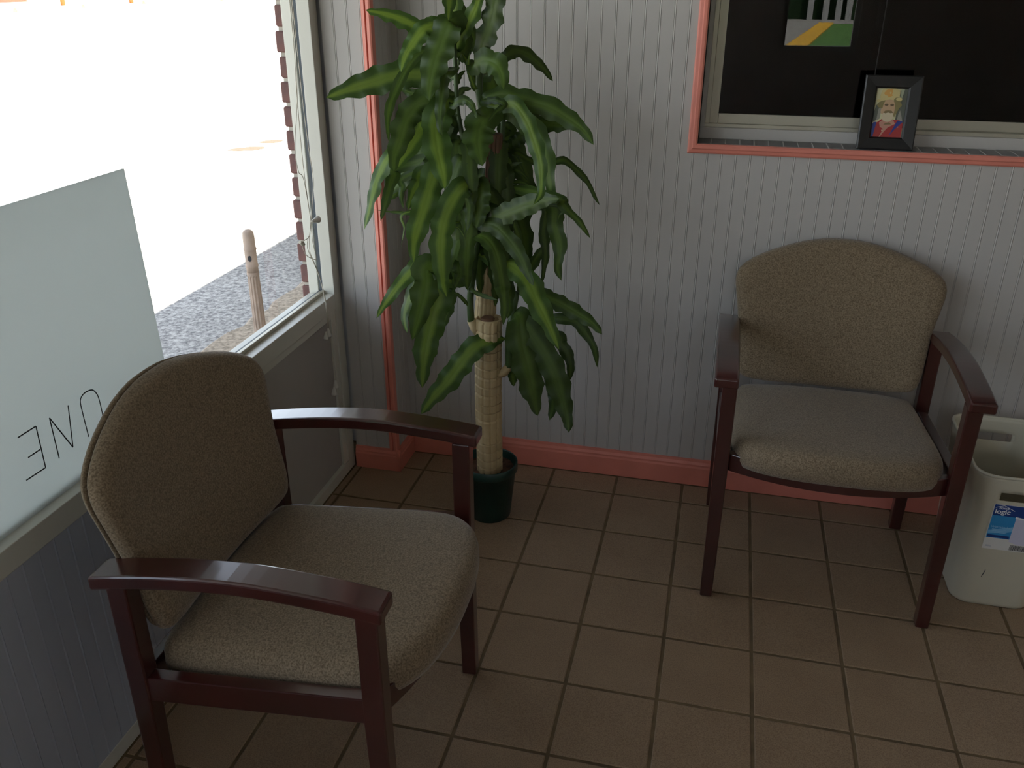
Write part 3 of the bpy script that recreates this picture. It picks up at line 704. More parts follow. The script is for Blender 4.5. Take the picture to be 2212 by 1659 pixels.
LEAVES=[
(0.0188,'m',[(-210,-200,1303),(-240,-200,1329),(-288,-210,1337),(-333,-220,1357),(-370,-230,1368),(-412,-240,1376)]),
(0.0201,'l',[(-210,-200,1303),(-233,-220,1341),(-248,-236,1344),(-269,-252,1336),(-289,-268,1308),(-305,-284,1279),(-310,-300,1247)]),
(0.0303,'m',[(-210,-200,1303),(-206,-240,1355),(-220,-265,1315),(-231,-290,1274),(-235,-315,1232),(-231,-340,1191)]),
(0.0278,'m',[(-209,-200,1229),(-284,-180,1231),(-356,-200,1229),(-419,-220,1213),(-472,-240,1197),(-521,-260,1179)]),
(0.0105,'m',[(-210,-200,1288),(-253,-220,1290),(-290,-233,1282),(-321,-247,1241),(-348,-260,1186),(-353,-273,1164),(-355,-287,1132),(-349,-300,1088)]),
(0.0129,'m',[(-207,-200,1177),(-252,-200,1177),(-285,-200,1180),(-324,-200,1189),(-353,-200,1200)]),
(0.0175,'l',[(-210,-200,1303),(-211,-200,1433),(-207,-240,1398),(-199,-280,1357)]),
(0.013,'m',[(-209,-200,1251),(-197,-280,1250),(-209,-292,1238),(-213,-304,1195),(-214,-316,1168),(-212,-328,1135),(-201,-340,1114)]),
(0.0191,'m',[(-210,-200,1281),(-202,-170,1279),(-201,-153,1314),(-219,-137,1367),(-243,-120,1434)]),
(0.0151,'m',[(-210,-200,1288),(-215,-180,1289),(-195,-195,1323),(-169,-210,1356),(-148,-225,1387),(-130,-240,1433)]),
(0.0224,'d',[(-145,-190,1258),(-143,-200,1298),(-125,-210,1335),(-111,-220,1371),(-101,-230,1412),(-96,-240,1460)]),
(0.0122,'m',[(-144,-198,1282),(-175,-150,1300),(-190,-133,1331),(-216,-117,1366),(-233,-100,1408)]),
(0.0139,'d',[(-151,-192,1254),(-123,-140,1259),(-94,-133,1279),(-78,-127,1285),(-52,-120,1277),(-28,-113,1258),(-11,-107,1242),(8,-100,1215)]),
(0.0219,'m',[(-148,-194,1264),(-159,-220,1260),(-130,-245,1272),(-96,-270,1269),(-73,-295,1249),(-61,-320,1216)]),
(0.0085,'l',[(-165,-180,1192),(-176,-190,1251),(-193,-200,1284)]),
(0.0048,'m',[(-155,-184,1212),(-163,-200,1207),(-173,-215,1253),(-164,-230,1289)]),
(0.0236,'p',[(-153,-188,1232),(-150,-130,1239),(-142,-120,1207),(-137,-110,1167),(-138,-100,1136)]),
(0.0066,'d',[(-207,-200,1177),(-211,-180,1176),(-201,-170,1197),(-181,-160,1198)]),
(0.0055,'d',[(-209,-200,1215),(-214,-180,1211),(-208,-170,1230),(-196,-160,1241)]),
(0.0051,'m',[(-209,-200,1244),(-215,-180,1242),(-206,-190,1261),(-193,-200,1281)]),
(0.0216,'d',[(-155,-178,1177),(-147,-190,1174),(-119,-194,1188),(-77,-199,1190),(-26,-203,1179),(23,-207,1167),(72,-211,1142),(106,-216,1120),(132,-220,1088)]),
(0.0162,'m',[(-154,-176,1173),(-94,-220,1169),(-57,-237,1176),(-23,-254,1142),(-2,-271,1103),(17,-289,1061),(25,-306,1011),(26,-323,985),(14,-340,966)]),
(0.0195,'m',[(-112,-120,1126),(-76,-160,1149),(-19,-160,1125),(40,-160,1123),(94,-160,1122)]),
(0.022,'d',[(-152,-173,1158),(-94,-180,1163),(-47,-184,1131),(-9,-188,1098),(11,-192,1043),(23,-196,988),(29,-200,934)]),
(0.0166,'d',[(-120,-120,1027),(-97,-113,1057),(-68,-107,1083),(-40,-100,1111)]),
(0.0083,'d',[(-113,-127,1046),(-78,-120,1043),(-34,-120,1023),(17,-120,1024),(46,-120,1030),(78,-120,1006),(105,-120,980),(127,-120,941),(140,-120,921)]),
(0.0303,'m',[(-152,-174,1163),(-122,-240,1150),(-132,-263,1131),(-133,-285,1103),(-124,-308,1077),(-110,-330,1048)]),
(0.0046,'d',[(-115,-140,993),(-91,-140,1012),(-56,-140,1025)]),
(0.005,'d',[(-114,-140,966),(-94,-140,990),(-75,-140,1003),(-56,-140,994),(-34,-140,971)]),
(0.005,'d',[(-115,-140,955),(-91,-140,970),(-56,-140,973),(-28,-140,958)]),
(0.0075,'d',[(-155,-179,1182),(-137,-200,1177),(-108,-217,1181),(-82,-235,1174),(-96,-252,1159),(-112,-270,1138)]),
(0.0104,'d',[(-112,-120,1126),(-107,-140,1162),(-87,-130,1148),(-70,-120,1109)]),
(0.0046,'d',[(-113,-127,1046),(-105,-120,1042),(-83,-113,1033),(-64,-107,993),(-50,-100,972)]),
(0.0052,'m',[(-113,-127,1055),(-96,-120,1050),(-70,-110,1041),(-54,-100,1023)]),
(0.0216,'m',[(-149,-220,884),(-115,-236,897),(-73,-252,920),(-26,-268,943),(27,-284,966),(68,-300,975)]),
(0.0116,'m',[(-115,-135,962),(48,-240,964),(67,-240,946),(87,-240,926),(110,-240,905),(137,-240,867)]),
(0.011,'d',[(-116,-139,913),(-2,-140,915),(0,-145,850),(8,-150,798),(5,-155,754),(2,-160,717)]),
(0.0195,'d',[(-116,-138,932),(15,-150,930),(31,-156,872),(44,-162,831),(47,-168,797),(45,-174,763),(57,-180,734)]),
(0.0037,'d',[(-116,-138,932),(59,-200,932),(65,-200,945),(70,-200,959)]),
(0.0058,'d',[(-116,-138,932),(60,-180,931),(47,-180,905),(42,-180,875)]),
(0.0117,'d',[(-60,-180,695),(-43,-140,732),(-23,-133,769),(-3,-127,800),(13,-120,826)]),
(0.0176,'m',[(-152,-210,882),(-138,-240,886),(-104,-252,888),(-70,-264,866),(-35,-276,827),(-10,-288,785),(8,-300,756)]),
(0.0256,'m',[(-164,-210,800),(-96,-220,789),(-53,-236,778),(-14,-252,747),(13,-268,702),(44,-284,654),(77,-300,592)]),
(0.0169,'m',[(-156,-210,858),(-150,-250,861),(-123,-260,857),(-97,-270,832),(-82,-280,786),(-73,-290,746),(-68,-300,733),(-62,-310,692),(-64,-320,653)]),
(0.0105,'d',[(-142,-160,785),(-93,-200,780),(-71,-207,760),(-37,-213,729),(-16,-220,703)]),
(0.0092,'d',[(-117,-140,903),(-94,-140,883),(-76,-133,852),(-66,-127,808),(-59,-120,774)]),
(0.022,'d',[(-158,-210,976),(-143,-230,977),(-143,-240,942),(-144,-250,910),(-147,-260,880)]),
(0.0117,'m',[(-160,-210,982),(-176,-260,977),(-163,-270,930),(-165,-280,878)]),
(0.0164,'l',[(-170,-211,759),(-295,-250,780),(-320,-264,759),(-346,-278,730),(-375,-292,691),(-393,-306,663),(-404,-320,640)]),
(0.0187,'l',[(-170,-211,759),(-282,-260,773),(-305,-275,733),(-323,-290,687),(-333,-305,646),(-321,-320,606)]),
(0.0285,'m',[(-168,-210,767),(-258,-300,785),(-264,-315,749),(-268,-330,713),(-279,-345,663),(-293,-360,605)]),
(0.0311,'m',[(-172,-211,742),(-233,-280,747),(-240,-300,705),(-249,-320,664),(-260,-340,602),(-265,-360,546),(-265,-380,483)]),
(0.0243,'l',[(-160,-210,982),(-177,-270,983),(-205,-283,942),(-220,-296,897),(-224,-309,854),(-221,-321,805),(-214,-334,767),(-209,-347,756),(-197,-360,729)]),
(0.0148,'d',[(-175,-211,716),(-229,-220,721),(-231,-233,675),(-240,-247,635),(-256,-260,582)]),
(0.0263,'m',[(-86,-200,566),(-122,-223,569),(-164,-247,550),(-196,-270,508),(-228,-293,462),(-256,-317,430),(-286,-340,385)]),
(0.0043,'d',[(-183,-220,658),(-203,-230,687),(-228,-240,703)]),
(0.0142,'m',[(-166,-210,784),(-191,-260,787),(-187,-280,761),(-194,-300,735)]),
(0.005,'d',[(-177,-212,708),(-169,-240,711),(-138,-250,702),(-88,-260,695)]),
(0.0337,'m',[(-70,-189,638),(-45,-220,638),(-34,-240,585),(-11,-260,514),(6,-280,457),(24,-300,397)]),
(0.0276,'d',[(-72,-192,624),(-34,-220,623),(18,-232,562),(56,-244,501),(82,-256,427),(99,-268,378),(106,-280,346)]),
(0.0187,'d',[(-76,-200,494),(21,-180,498),(40,-193,449),(49,-207,405),(41,-220,345)]),
(0.0177,'m',[(-60,-180,695),(1,-200,697),(38,-208,691),(80,-216,676),(119,-224,659),(152,-232,642),(177,-240,619)]),
(0.012,'m',[(-69,-188,643),(14,-180,626),(49,-184,631),(96,-188,628),(128,-192,598),(153,-196,558),(163,-200,508)]),
(0.0148,'d',[(-76,-198,595),(45,-180,577),(60,-185,562),(82,-190,530),(91,-195,497),(87,-200,456)]),
(0.006,'d',[(-72,-192,624),(-43,-200,620),(-26,-200,636),(-1,-200,636)]),
(0.0065,'d',[(-75,-197,599),(-43,-200,598),(-3,-200,596),(31,-200,581)]),
(0.0125,'d',[(-76,-200,485),(-69,-180,471),(-72,-180,451),(-70,-180,418)]),
(0.0182,'l',[(-198,-202,1111),(-339,-220,1081),(-363,-233,1057),(-385,-247,1027),(-404,-260,985),(-409,-273,960),(-418,-287,915),(-429,-300,868)]),
(0.0148,'m',[(-184,-205,1053),(-364,-200,1010),(-376,-215,989),(-383,-230,960),(-389,-245,928),(-400,-260,882)]),
(0.0099,'d',[(-182,-205,1047),(-351,-190,985),(-359,-200,958),(-360,-210,936),(-351,-220,907)]),
(0.0153,'l',[(-180,-206,1040),(-292,-220,1003),(-301,-240,981),(-312,-260,954),(-317,-280,920)]),
(0.026,'l',[(-178,-206,1034),(-244,-250,1015),(-257,-268,987),(-265,-287,950),(-273,-305,917),(-281,-323,882),(-283,-342,851),(-279,-360,812)]),
(0.0042,'m',[(-154,-210,913),(-335,-240,904),(-341,-250,863),(-349,-260,814)]),
(0.0046,'d',[(-153,-210,874),(-243,-230,884),(-281,-232,894),(-333,-235,900),(-383,-237,902),(-423,-240,906)]),
(0.015,'m',[(-162,-209,989),(-177,-250,983),(-171,-260,947),(-170,-270,910),(-172,-280,870)]),
(0.0026,'m',[(-153,-210,890),(-215,-260,887),(-191,-263,877),(-175,-267,853),(-171,-270,834)]),
(0.0137,'d',[(-153,-210,874),(-196,-240,876),(-201,-247,830),(-199,-253,799),(-191,-260,760)]),
(0.0241,'m',[(-208,-200,1190),(-253,-240,1185),(-291,-260,1168),(-312,-280,1135),(-321,-300,1095),(-330,-320,1057),(-325,-340,1025)]),
(0.0229,'m',[(-207,-200,1177),(-245,-230,1176),(-271,-248,1140),(-292,-265,1097),(-315,-283,1058),(-336,-300,1024)]),
(0.0279,'l',[(-207,-200,1171),(-224,-260,1170),(-237,-282,1128),(-228,-304,1086),(-213,-326,1049),(-199,-348,1020),(-190,-370,998)]),
(0.0296,'d',[(-200,-201,1118),(-274,-160,1096),(-321,-167,1044),(-361,-173,985),(-410,-180,930)]),
(0.0093,'d',[(-207,-200,1171),(-200,-260,1174),(-169,-273,1186),(-146,-287,1177),(-130,-300,1150)]),
(0.0283,'d',[(-189,-204,1075),(-203,-220,1073),(-190,-230,1018),(-177,-240,964),(-170,-250,923)]),
(0.0197,'d',[(-188,-204,1067),(-259,-200,1052),(-279,-213,1019),(-302,-227,987),(-317,-240,953)]),
(0.021,'d',[(-186,-205,1060),(-233,-200,1047),(-220,-220,1008),(-203,-240,976)]),
(0.0238,'d',[(-200,-201,1118),(-242,-140,1101),(-308,-133,1039),(-379,-127,959),(-428,-120,901)]),
(0.0216,'d',[(-131,-154,968),(-176,-120,973),(-161,-110,919),(-159,-100,864)]),
(0.018,'d',[(-207,-200,1171),(-222,-200,1173),(-228,-207,1126),(-223,-213,1071),(-220,-220,1023)]),
]

def make_leaf(hw, kind, P, idx):
    rnd = random.Random(100 + idx)
    P = [Vector(loc(tuple(v / 1000 for v in p))) for p in P]
    hw *= 1.18; N = 30; C = crom(P, N)
    L = [0]
    for a, b2 in zip(C, C[1:]): L.append(L[-1] + (b2 - a).length)
    tot = L[-1] or 1
    tw0 = rnd.uniform(-.35, .35); tw1 = tw0 + rnd.uniform(-.35, .35)
    ph = rnd.uniform(0, 6); fr = rnd.uniform(4, 6.5); fold = rnd.uniform(.04, .16)
    V = (-1, -.72, -.36, -.07, 0, .07, .36, .72, 1); vs = []; uvs = []
    slim = hw < 0.006
    for i, c in enumerate(C):
        t = L[i] / tot
        tan = (C[min(i + 1, N - 1)] - C[max(i - 1, 0)]).normalized()
        n0 = Vector((0.15, -0.9, 0.42)); side = tan.cross(n0)
        if side.length < .05: side = Vector((1, 0, 0))
        side.normalize(); nrm = side.cross(tan).normalized()
        if nrm.y > 0: nrm = -nrm
        tw = tw0 + (tw1 - tw0) * t
        side = (side * math.cos(tw) + nrm * math.sin(tw)).normalized(); nrm = side.cross(tan).normalized()
        if nrm.y > 0: nrm = -nrm
        f = min(1, .13 + 1.05 * max(0, math.sin(PI * min(1, (max(0, t - .02)) ** .72) )) ** .85)
        if t > .96: f *= max(0.02, (1 - t) / .04)
        if slim: f = max(.5, f) * (1 if t < .8 else max(.05, (1 - t) / .2))
        f2 = f * (1 + .11 * math.sin(fr * 2 * t * 3.2 + ph) + .05 * math.sin(fr * t * 17 + 2 * ph))
        for v in V:
            w_ = hw * f2
            q = c + side * v * w_ + nrm * (-fold * w_ * abs(v) * 1.0 + (.20 * w_ * math.sin(fr * PI * t * 2.2 + ph + (1.3 if v > 0 else 0)) * abs(v) ** 2) - .03 * w_ * (1 if v == 0 else 0))
            vs.append(tuple(q)); uvs.append((t, .5 + v / 2))
    m = len(V); fs = [(i * m + j, i * m + j + 1, (i + 1) * m + j + 1, (i + 1) * m + j) for i in range(N - 1) for j in range(m - 1)]
    me = bpy.data.meshes.new('leaf'); me.from_pydata(vs, [], fs)
    uvl = me.uv_layers.new(name='uv')
    for lp in me.loops: uvl.data[lp.index].uv = uvs[lp.vertex_index]
    me.polygons.foreach_set('use_smooth', [True] * len(fs)); me.update()
    return link('leaf', me, 'leaf_var' if kind in 'lm' and (kind == 'l' or idx % 3 == 0) else 'leaf', plant)
for i, (hw, kind, P) in enumerate(LEAVES): make_leaf(hw, kind, P, i)
# short inner leaves that fill the heart of the crown, hanging off the stems
rl = random.Random(21)
for i in range(22):
    P0 = STEMS[0][0] if i % 3 else STEMS[3][0]
    C = crom(P0, 40); c = C[rl.randint(10, 30)] if i % 3 else C[rl.randint(8, 38)]
    a = rl.uniform(0, 2 * PI); r = rl.uniform(.05, .085); d = rl.uniform(.13, .21)
    ux, uy = math.cos(a) * r, math.sin(a) * r * .7
    P = [(c.x, c.y, c.z), (c.x + ux * .5, c.y + uy * .5, c.z + .028), (c.x + ux, c.y + uy, c.z - d * .35), (c.x + ux * 1.08, c.y + uy * 1.1, c.z - d * .75), (c.x + ux * 1.02, c.y + uy * 1.1, c.z - d)]
    make_leaf(rl.uniform(.014, .021), 'd', [tuple(1000 * v for v in p) for p in P], 300 + i)

# ---------------- wastebasket
wb = tag(empty('wastebasket', (1.205, -0.160, 0)), 'cream plastic wastebasket with blue label beside the far chair', 'wastebasket')
def rrect(hx, hy, r, z, xsn=(-.052, -.026, 0, .026, .052)):
    pts = []
    fr = [x for x in xsn]
    pts += [(x, -hy, z) for x in fr]
    def corner(cx, cy, a0):
        return [(cx + r * math.cos(a0 + PI / 2 * i / 6), cy + r * math.sin(a0 + PI / 2 * i / 6), z) for i in range(7)]
    pts += corner(hx - r, -hy + r, -PI / 2); pts += corner(hx - r, hy - r, 0)
    pts += [(x, hy, z) for x in reversed(fr)]
    pts += corner(-hx + r, hy - r, PI / 2); pts += corner(-hx + r, -hy + r, PI)
    return pts
BH = .385
def bin_ring(z):
    k = z / BH
    return rrect(.092 + .018 * k, .145 + .020 * k, .040 + .006 * k, z)
zs = [0.012, .05, .12, .20, .27, .318, .3225, .3365, .341, .352, .358, .372, BH]
rings = [bin_ring(0.0)[:], bin_ring(0.004)] + [bin_ring(z) for z in zs]
rings[0] = [(x * .96, y2 * .975, 0) for x, y2, z in rings[0]]
b = MB(); b.loft(rings, cap=False)
nR = len(rings[0])
b.f.append(list(range(nR))[::-1]); b.m.append(0); b.sm.append(False)
me = b.mesh('bin_body')
bm = bmesh.new(); bm.from_mesh(me)
def in_slot(c): return abs(c.x) < .0519 and abs(c.y) > .13 and (.318 < c.z < .341)
bmesh.ops.delete(bm, geom=[f for f in bm.faces if in_slot(f.calc_center_median())], context='FACES')
bm.to_mesh(me); bm.free()
body = link('bin_body', me, 'bin', wb)
sd = body.modifiers.new('solid', 'SOLIDIFY'); sd.thickness = .0028; sd.offset = -1
rim = [[(x * 1.0 + dx * (1 if x > 0 else -1), y2 + dx * (1 if y2 > 0 else -1), BH + dz) for x, y2, z in bin_ring(BH)] for dx, dz in ((.001, -.006), (.003, -.004), (.003, .001), (.0, .002), (-.003, .0), (-.003, -.005))]
MB().loft(rim, cap=False).obj('rim', 'bin', wb)
# label on the front face (leaning with the taper)
lab = empty('label_sticker'); lab.parent = wb; lab.location = (-.060, -.1553, .178); lab.rotation_euler = (PI / 2 + math.atan(.020 / BH), 0, 0)
lm = {'navy': (0.012, 0.05, 0.24), 'sky': (0.03, 0.28, 0.62), 'aqua': (0.20, 0.50, 0.78), 'lav': (0.62, 0.62, 0.78), 'white_ink': (0.85, 0.87, 0.9), 'pale_ink': (0.30, 0.58, 0.82), 'grey_ink': (0.45, 0.5, 0.58), 'bar_ink': (0.03, 0.03, 0.03)}
for k_, c_ in lm.items(): M[k_] = mat('label_' + k_, c_, 0.45)
def slab(name, m, pts, z0, parent, th=.0004, holder=None):
    return MB().loft([[(x, y2, z0) for x, y2 in pts], [(x, y2, z0 + th) for x, y2 in pts]], smooth=False).obj(name, m, parent)
rc = lambda x0, x1, y0, y1: [(x0, y0), (x1, y0), (x1, y1), (x0, y1)]
LWD, LHT = .124, .132
slab('label_sheet', 'paper', rc(0, LWD, 0, LHT), 0.0006, lab)
slab('label_band', 'navy', rc(0.002, LWD, LHT - .032, LHT - .001), .0011, lab)
slab('label_field', 'sky', rc(0.002, LWD, .034, LHT - .032), .0010, lab)
slab('label_wave', 'aqua', [(0.002, .056), (.02, .060), (.05, .070), (.09, .086), (LWD, .094), (LWD, .080), (.08, .066), (.04, .052), (0.002, .046)], .0012, lab)
slab('label_strip', 'navy', rc(0.004, .052, .036, .043), .0013, lab)
slab('label_picture', 'lav', [(.054, .028), (.075, .020), (.112, .024), (.118, .094), (.055, .100)], .0015, lab)
slab('label_picture_rim', 'white_ink', [(.053, .097), (.085, .093), (.119, .091), (.119, .095), (.085, .097), (.053, .102)], .0018, lab)
def lettering(s_, size, x, y2, m, bold=0.0):
    o = link('lettering', text_mesh(s_, size, bold), m, lab); o.location = (x, y2, .0018); return o
lettering('logic', .0185, .005, LHT - .0262, 'white_ink', .0004)
lettering('home', .0095, .0125, LHT - .0128, 'white_ink', .00015)
b = MB()
for p0, p1 in (((.004, LHT - .0100), (.022, LHT - .0022)), ((.022, LHT - .0022), (.047, LHT - .0150))):
    d = Vector((p1[0] - p0[0], p1[1] - p0[1])).normalized(); nx, ny = -d.y * .0006, d.x * .0006
    q = [(p0[0] + nx, p0[1] + ny), (p1[0] + nx, p1[1] + ny), (p1[0] - nx, p1[1] - ny), (p0[0] - nx, p0[1] - ny)]
    b.loft([[(x, y2, .0016) for x, y2 in q], [(x, y2, .0020) for x, y2 in q]], smooth=False)
b.obj('roof_mark', 'white_ink', lab)
lettering('Wastebasket', .0088, .006, .0645, 'pale_ink')
for k_, (w_, yy) in enumerate([(.030, .059), (.032, .0545), (.034, .050)]):
    slab('print_line', 'pale_ink', rc(.010, .010 + w_, yy, yy + .0016), .0016, lab)
for k_, (w_, yy) in enumerate([(.012, .010), (.014, .0075)]):
    slab('print_line', 'grey_ink', rc(.006, .006 + w_, yy, yy + .0011), .0010, lab)
rb = random.Random(4); x = .060
while x < .096:
    w_ = rb.choice((.0006, .0009, .0014)); slab('barcode_bar', 'bar_ink', rc(x, x + w_, .003, .0185), .0010, lab); x += w_ + rb.choice((.0007, .0011))
# scuff on the plastic
sc = MB(); pth = [(-.036, -.15, .112), (-.038, -.149, .100), (-.041, -.1485, .088)]
sc.tube([(x, -.145 - .020 * z / BH - .0002, z) for x, _, z in pth], [.0006, .0013, .0005], 6); sc.obj('scuff', 'hole', wb)

# ---------------- framed photograph on the reception ledge
pf = empty('picture_frame', (0.830, 0.124, 1.0475)); pf.rotation_euler = (math.radians(-9.5), 0, 0)
tag(pf, 'small black frame holding a portrait photo on the reception ledge', 'picture frame')
FW, FHt, BD = .136, .180, .031
def fr_ring(i, y2): return [(-FW / 2 + i, y2, i), (FW / 2 - i, y2, i), (FW / 2 - i, y2, FHt - i), (-FW / 2 + i, y2, FHt - i)]
b = MB(); b.loft([fr_ring(0, .014), fr_ring(0, .002), fr_ring(.003, 0), fr_ring(BD - .004, .004), fr_ring(BD, .008), fr_ring(BD, .012)], cap=False, smooth=False)
b.obj('frame_moulding', 'black', pf)
box_obj('backing', 'black', pf, -FW / 2 + .002, FW / 2 - .002, .0125, .0145, .002, FHt - .002)
b = MB().loft([[(-.02, .0145, .006), (.02, .0145, .006), (.016, .0145, .12), (-.016, .0145, .12)], [(-.02, .0165, .006), (.02, .0165, .006), (.016, .0165, .12), (-.016, .0165, .12)]], smooth=False)
b.obj('easel_leg', 'black', pf)
# portrait print: layered flat shapes in one print mesh
pcol = [('bg', (.62, .60, .36)), ('bg_dark', (.10, .11, .085)), ('bg_pale', (.36, .38, .26)), ('hat', (.60, .50, .22)), ('badge', (.62, .33, .08)), ('brim', (.23, .19, .07)), ('skin', (.55, .36, .21)), ('beard', (.62, .53, .36)),
        ('moustache', (.20, .14, .06)), ('red', (.36, .025, .025)), ('collar', (.50, .25, .18)), ('blue', (.02, .04, .25)), ('eye', (.13, .085, .04)), ('grey_hair', (.30, .29, .24))]
pm = [mat('print_' + n_, c_, .35) for n_, c_ in pcol]; pi = {n_: i for i, (n_, _) in enumerate(pcol)}
PX, PZ = FW / 2 - BD, FHt - 2 * BD
pb = MB(); layer = [0]
def shp(c_, pts):
    layer[0] += 1; y2 = .0122 - .00012 * layer[0]
    pb.add([(-PX + a * 2 * PX, y2, BD + v * PZ) for a, v in pts], [list(range(len(pts)))], pi[c_])
def ell(cx, cy, rx, ry, a0=0, a1=360, n=22): return [(cx + rx * math.cos(math.radians(a0 + (a1 - a0) * i / n)), cy + ry * math.sin(math.radians(a0 + (a1 - a0) * i / n))) for i in range(n + (0 if a1 - a0 == 360 else 1))]
shp('bg', rc(0, 1, 0, 1)); shp('bg_dark', [(.72, .2), (1, .2), (1, 1), (.80, 1), (.74, .8)]); shp('bg_pale', [(.80, 1), (.90, 1), (.84, .78), (.76, .80)])
shp('bg_dark', [(0, .30), (.16, .36), (.18, .68), (.06, .66), (0, .5)]); shp('grey_hair', [(.12, .34), (.22, .38), (.24, .62), (.14, .58)])
shp('grey_hair', [(.78, .36), (.96, .34), (.90, .46), (.84, .56), (.80, .48)])
shp('red', [(0.04, 0), (.98, 0), (.99, .30), (.86, .36), (.30, .38), (.14, .30)]); shp('blue', [(0, 0), (.07, 0), (.14, .31), (.05, .31), (0, .26)])
shp('blue', [(.58, .02), (.72, .14), (.98, .33), (.80, .35), (.70, .20)]); shp('collar', [(.22, .30), (.34, .37), (.66, .36), (.74, .28), (.52, .20), (.42, .12), (.30, 0), (.27, 0), (.38, .17), (.26, .21)])
shp('moustache', [(.36, .255), (.62, .265), (.55, .31), (.42, .29)])
shp('brim', ell(.47, .665, .40, .10)); shp('brim', [(.62, .62), (.80, .60), (.68, .42), (.60, .46)])
shp('skin', ell(.46, .575, .20, .235)); shp('skin', ell(.25, .54, .035, .06))
shp('beard', ell(.46, .43, .185, .115)); shp('beard', ell(.45, .39, .13, .07)); shp('moustache', [(.30, .505), (.36, .545), (.46, .555), (.56, .55), (.63, .505), (.54, .495), (.46, .51), (.38, .49)])
shp('beard', ell(.46, .455, .10, .035)); shp('eye', ell(.375, .665, .062, .022)); shp('eye', ell(.555, .665, .062, .022)); shp('skin', [(.44, .68), (.49, .68), (.525, .585), (.46, .57), (.41, .585)])
shp('hat', [(.17, .74), (.13, .84), (.18, .97), (.30, 1.0), (.64, 1.0), (.74, .96), (.76, .82), (.70, .755), (.46, .775)]); shp('hat', ell(.11, .745, .07, .03)); shp('brim', ell(.72, .77, .13, .055)); shp('hat', ell(.75, .785, .10, .035))
shp('badge', [(.24, .90), (.30, .96), (.36, .985), (.50, .99), (.52, .92), (.50, .88), (.54, .855), (.46, .83), (.41, .815), (.36, .85), (.28, .865)])
shp('hat', ell(.45, .91, .025, .022)); shp('bg', ell(.345, .14, .020, .014)); shp('collar', ell(.84, .215, .018, .014))
pb.obj('photo_print', pm, pf)

# ---------------- poster board standing on the sill
ps = tag(empty('poster_board', (-0.664, -0.842, ZS + 0.0005)), 'white poster board with upside-down pencil letters leaning on the window', 'poster')
ps.rotation_euler = (0, math.radians(-1.7), 0)
box_obj('board', 'poster', ps, -.004, 0, -.71, 0, 0, .513, bevel=0.0005)
def stroke(pts, r=.0013):
    q = []
    for a, b2 in zip(pts, pts[1:]):
        for i in range(6): q.append((a[0] + (b2[0] - a[0]) * i / 6, a[1] + (b2[1] - a[1]) * i / 6))
    q.append(pts[-1]); b = MB()
    L_ = []; R_ = []
    for i, (y2, z) in enumerate(q):
        a = q[max(0, i - 1)]; c = q[min(len(q) - 1, i + 1)]; d = Vector((c[0] - a[0], c[1] - a[1])); d.normalize()
        L_.append((.0004, y2 - d.y * r + .842, z + d.x * r - ZS)); R_.append((.0004, y2 + d.y * r + .842, z - d.x * r - ZS))
    b.add(L_ + R_, [(i, i + 1, len(q) + i + 1, len(q) + i) for i in range(len(q) - 1)])
    return b
def letter(strokes):
    b = MB()
    for s_ in strokes:
        t_ = stroke(s_); b.add(t_.v, t_.f)
    b.obj('pencil_letter', 'ink', ps)
letter([[(-1.2524, .7458), (-1.2097, .7458)], [(-1.2097, .7458), (-1.214, .6665)], [(-1.214, .6665), (-1.2606, .6679)], [(-1.2437, .7028), (-1.2143, .703)]])
letter([[(-1.1798, .6656), (-1.1767, .7454)], [(-1.1767, .7454), (-1.1426, .6683)], [(-1.1426, .6683), (-1.1284, .7467)]])
U = [(p.x, p.y) for p in crom([(-1.0997, .6673, 0), (-1.0994, .7183, 0), (-1.0971, .7415, 0), (-1.0839, .7496, 0), (-1.0632, .7471, 0), (-1.0534, .7339, 0), (-1.0511, .7152, 0), (-1.0527, .6698, 0)], 30)]
letter([U])

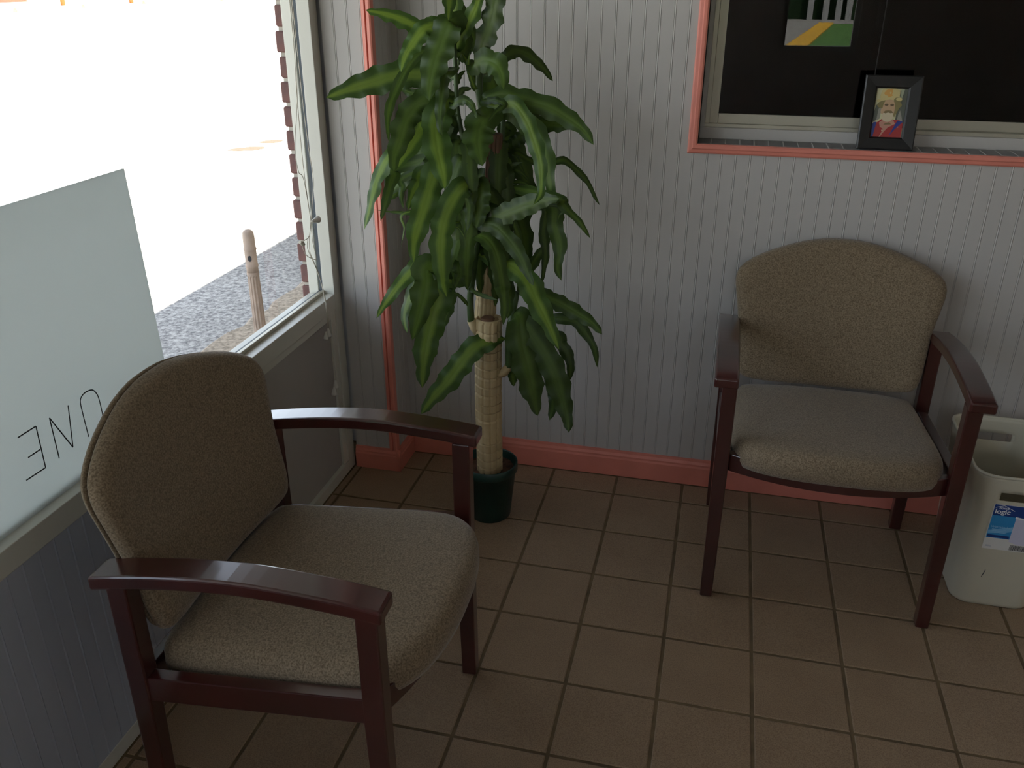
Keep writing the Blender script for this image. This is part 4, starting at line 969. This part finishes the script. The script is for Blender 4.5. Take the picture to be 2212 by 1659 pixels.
# ---------------- window blind cords
bc = tag(empty('blind_cord', (-0.63, -0.17, 2.3)), 'cream blind cords with plastic tassels hanging beside the window jamb', 'blind cord')
def cl(P): return [(x + .63, y2 + .17, z - 2.3) for x, y2, z in P]
def cord(P, r=.0011, n=24, name='cord'): MB().tube(crom(cl(P), n), r, 6).obj(name, 'cord', bc)
cord([(-.645, -.165, 2.36), (-.632, -.182, 1.394), (-.630, -.196, 1.18), (-.630, -.200, 1.00), (-.630, -.187, .850)])
cord([(-.645, -.160, 2.36), (-.633, -.172, 1.394), (-.632, -.190, 1.18), (-.632, -.230, 1.06), (-.632, -.226, .99), (-.631, -.203, .965), (-.630, -.187, .850)])
cord([(-.645, -.155, 2.36), (-.631, -.168, 1.30), (-.630, -.160, 1.05), (-.630, -.150, .95), (-.630, -.187, .850)])
cord([(-.630, -.187, .850), (-.629, -.205, .815), (-.628, -.215, .775), (-.628, -.200, .745), (-.628, -.175, .700), (-.627, -.163, .655), (-.624, -.158, .60), (-.624, -.157, .525)])
cord([(-.630, -.187, .850), (-.630, -.208, .812), (-.630, -.250, .808), (-.630, -.236, .772), (-.630, -.205, .752), (-.629, -.180, .745), (-.629, -.192, .80), (-.630, -.187, .850)])
cord([(-.630, -.187, .850), (-.631, -.200, .82), (-.631, -.222, .79), (-.630, -.200, .745), (-.628, -.178, .700), (-.625, -.160, .64), (-.623, -.150, .56), (-.622, -.148, .42), (-.622, -.146, .355)])
MB().tube(cl([(-.630, -.262, .812), (-.630, -.250, .806), (-.630, -.240, .800)]), [.004, .006, .004], 10).obj('cord_knot', 'cord', bc)
def tassel(p, d=(0, 0, -1), s_=1.0):
    d = Vector(d).normalized(); p = Vector(cl([p])[0])
    MB().tube([p, p + d * .004 * s_, p + d * .022 * s_, p + d * .026 * s_], [.002 * s_, .0035 * s_, .0085 * s_, .0085 * s_], 14).obj('tassel', 'tassel', bc)
tassel((-.630, -.183, .848), (.25, .95, -.02), 1.1)
tassel((-.624, -.157, .530)); tassel((-.624, -.172, .526), (0, -.3, -1), .9)
tassel((-.622, -.146, .362)); tassel((-.622, -.158, .345), (0, -.1, -1), 1.0)
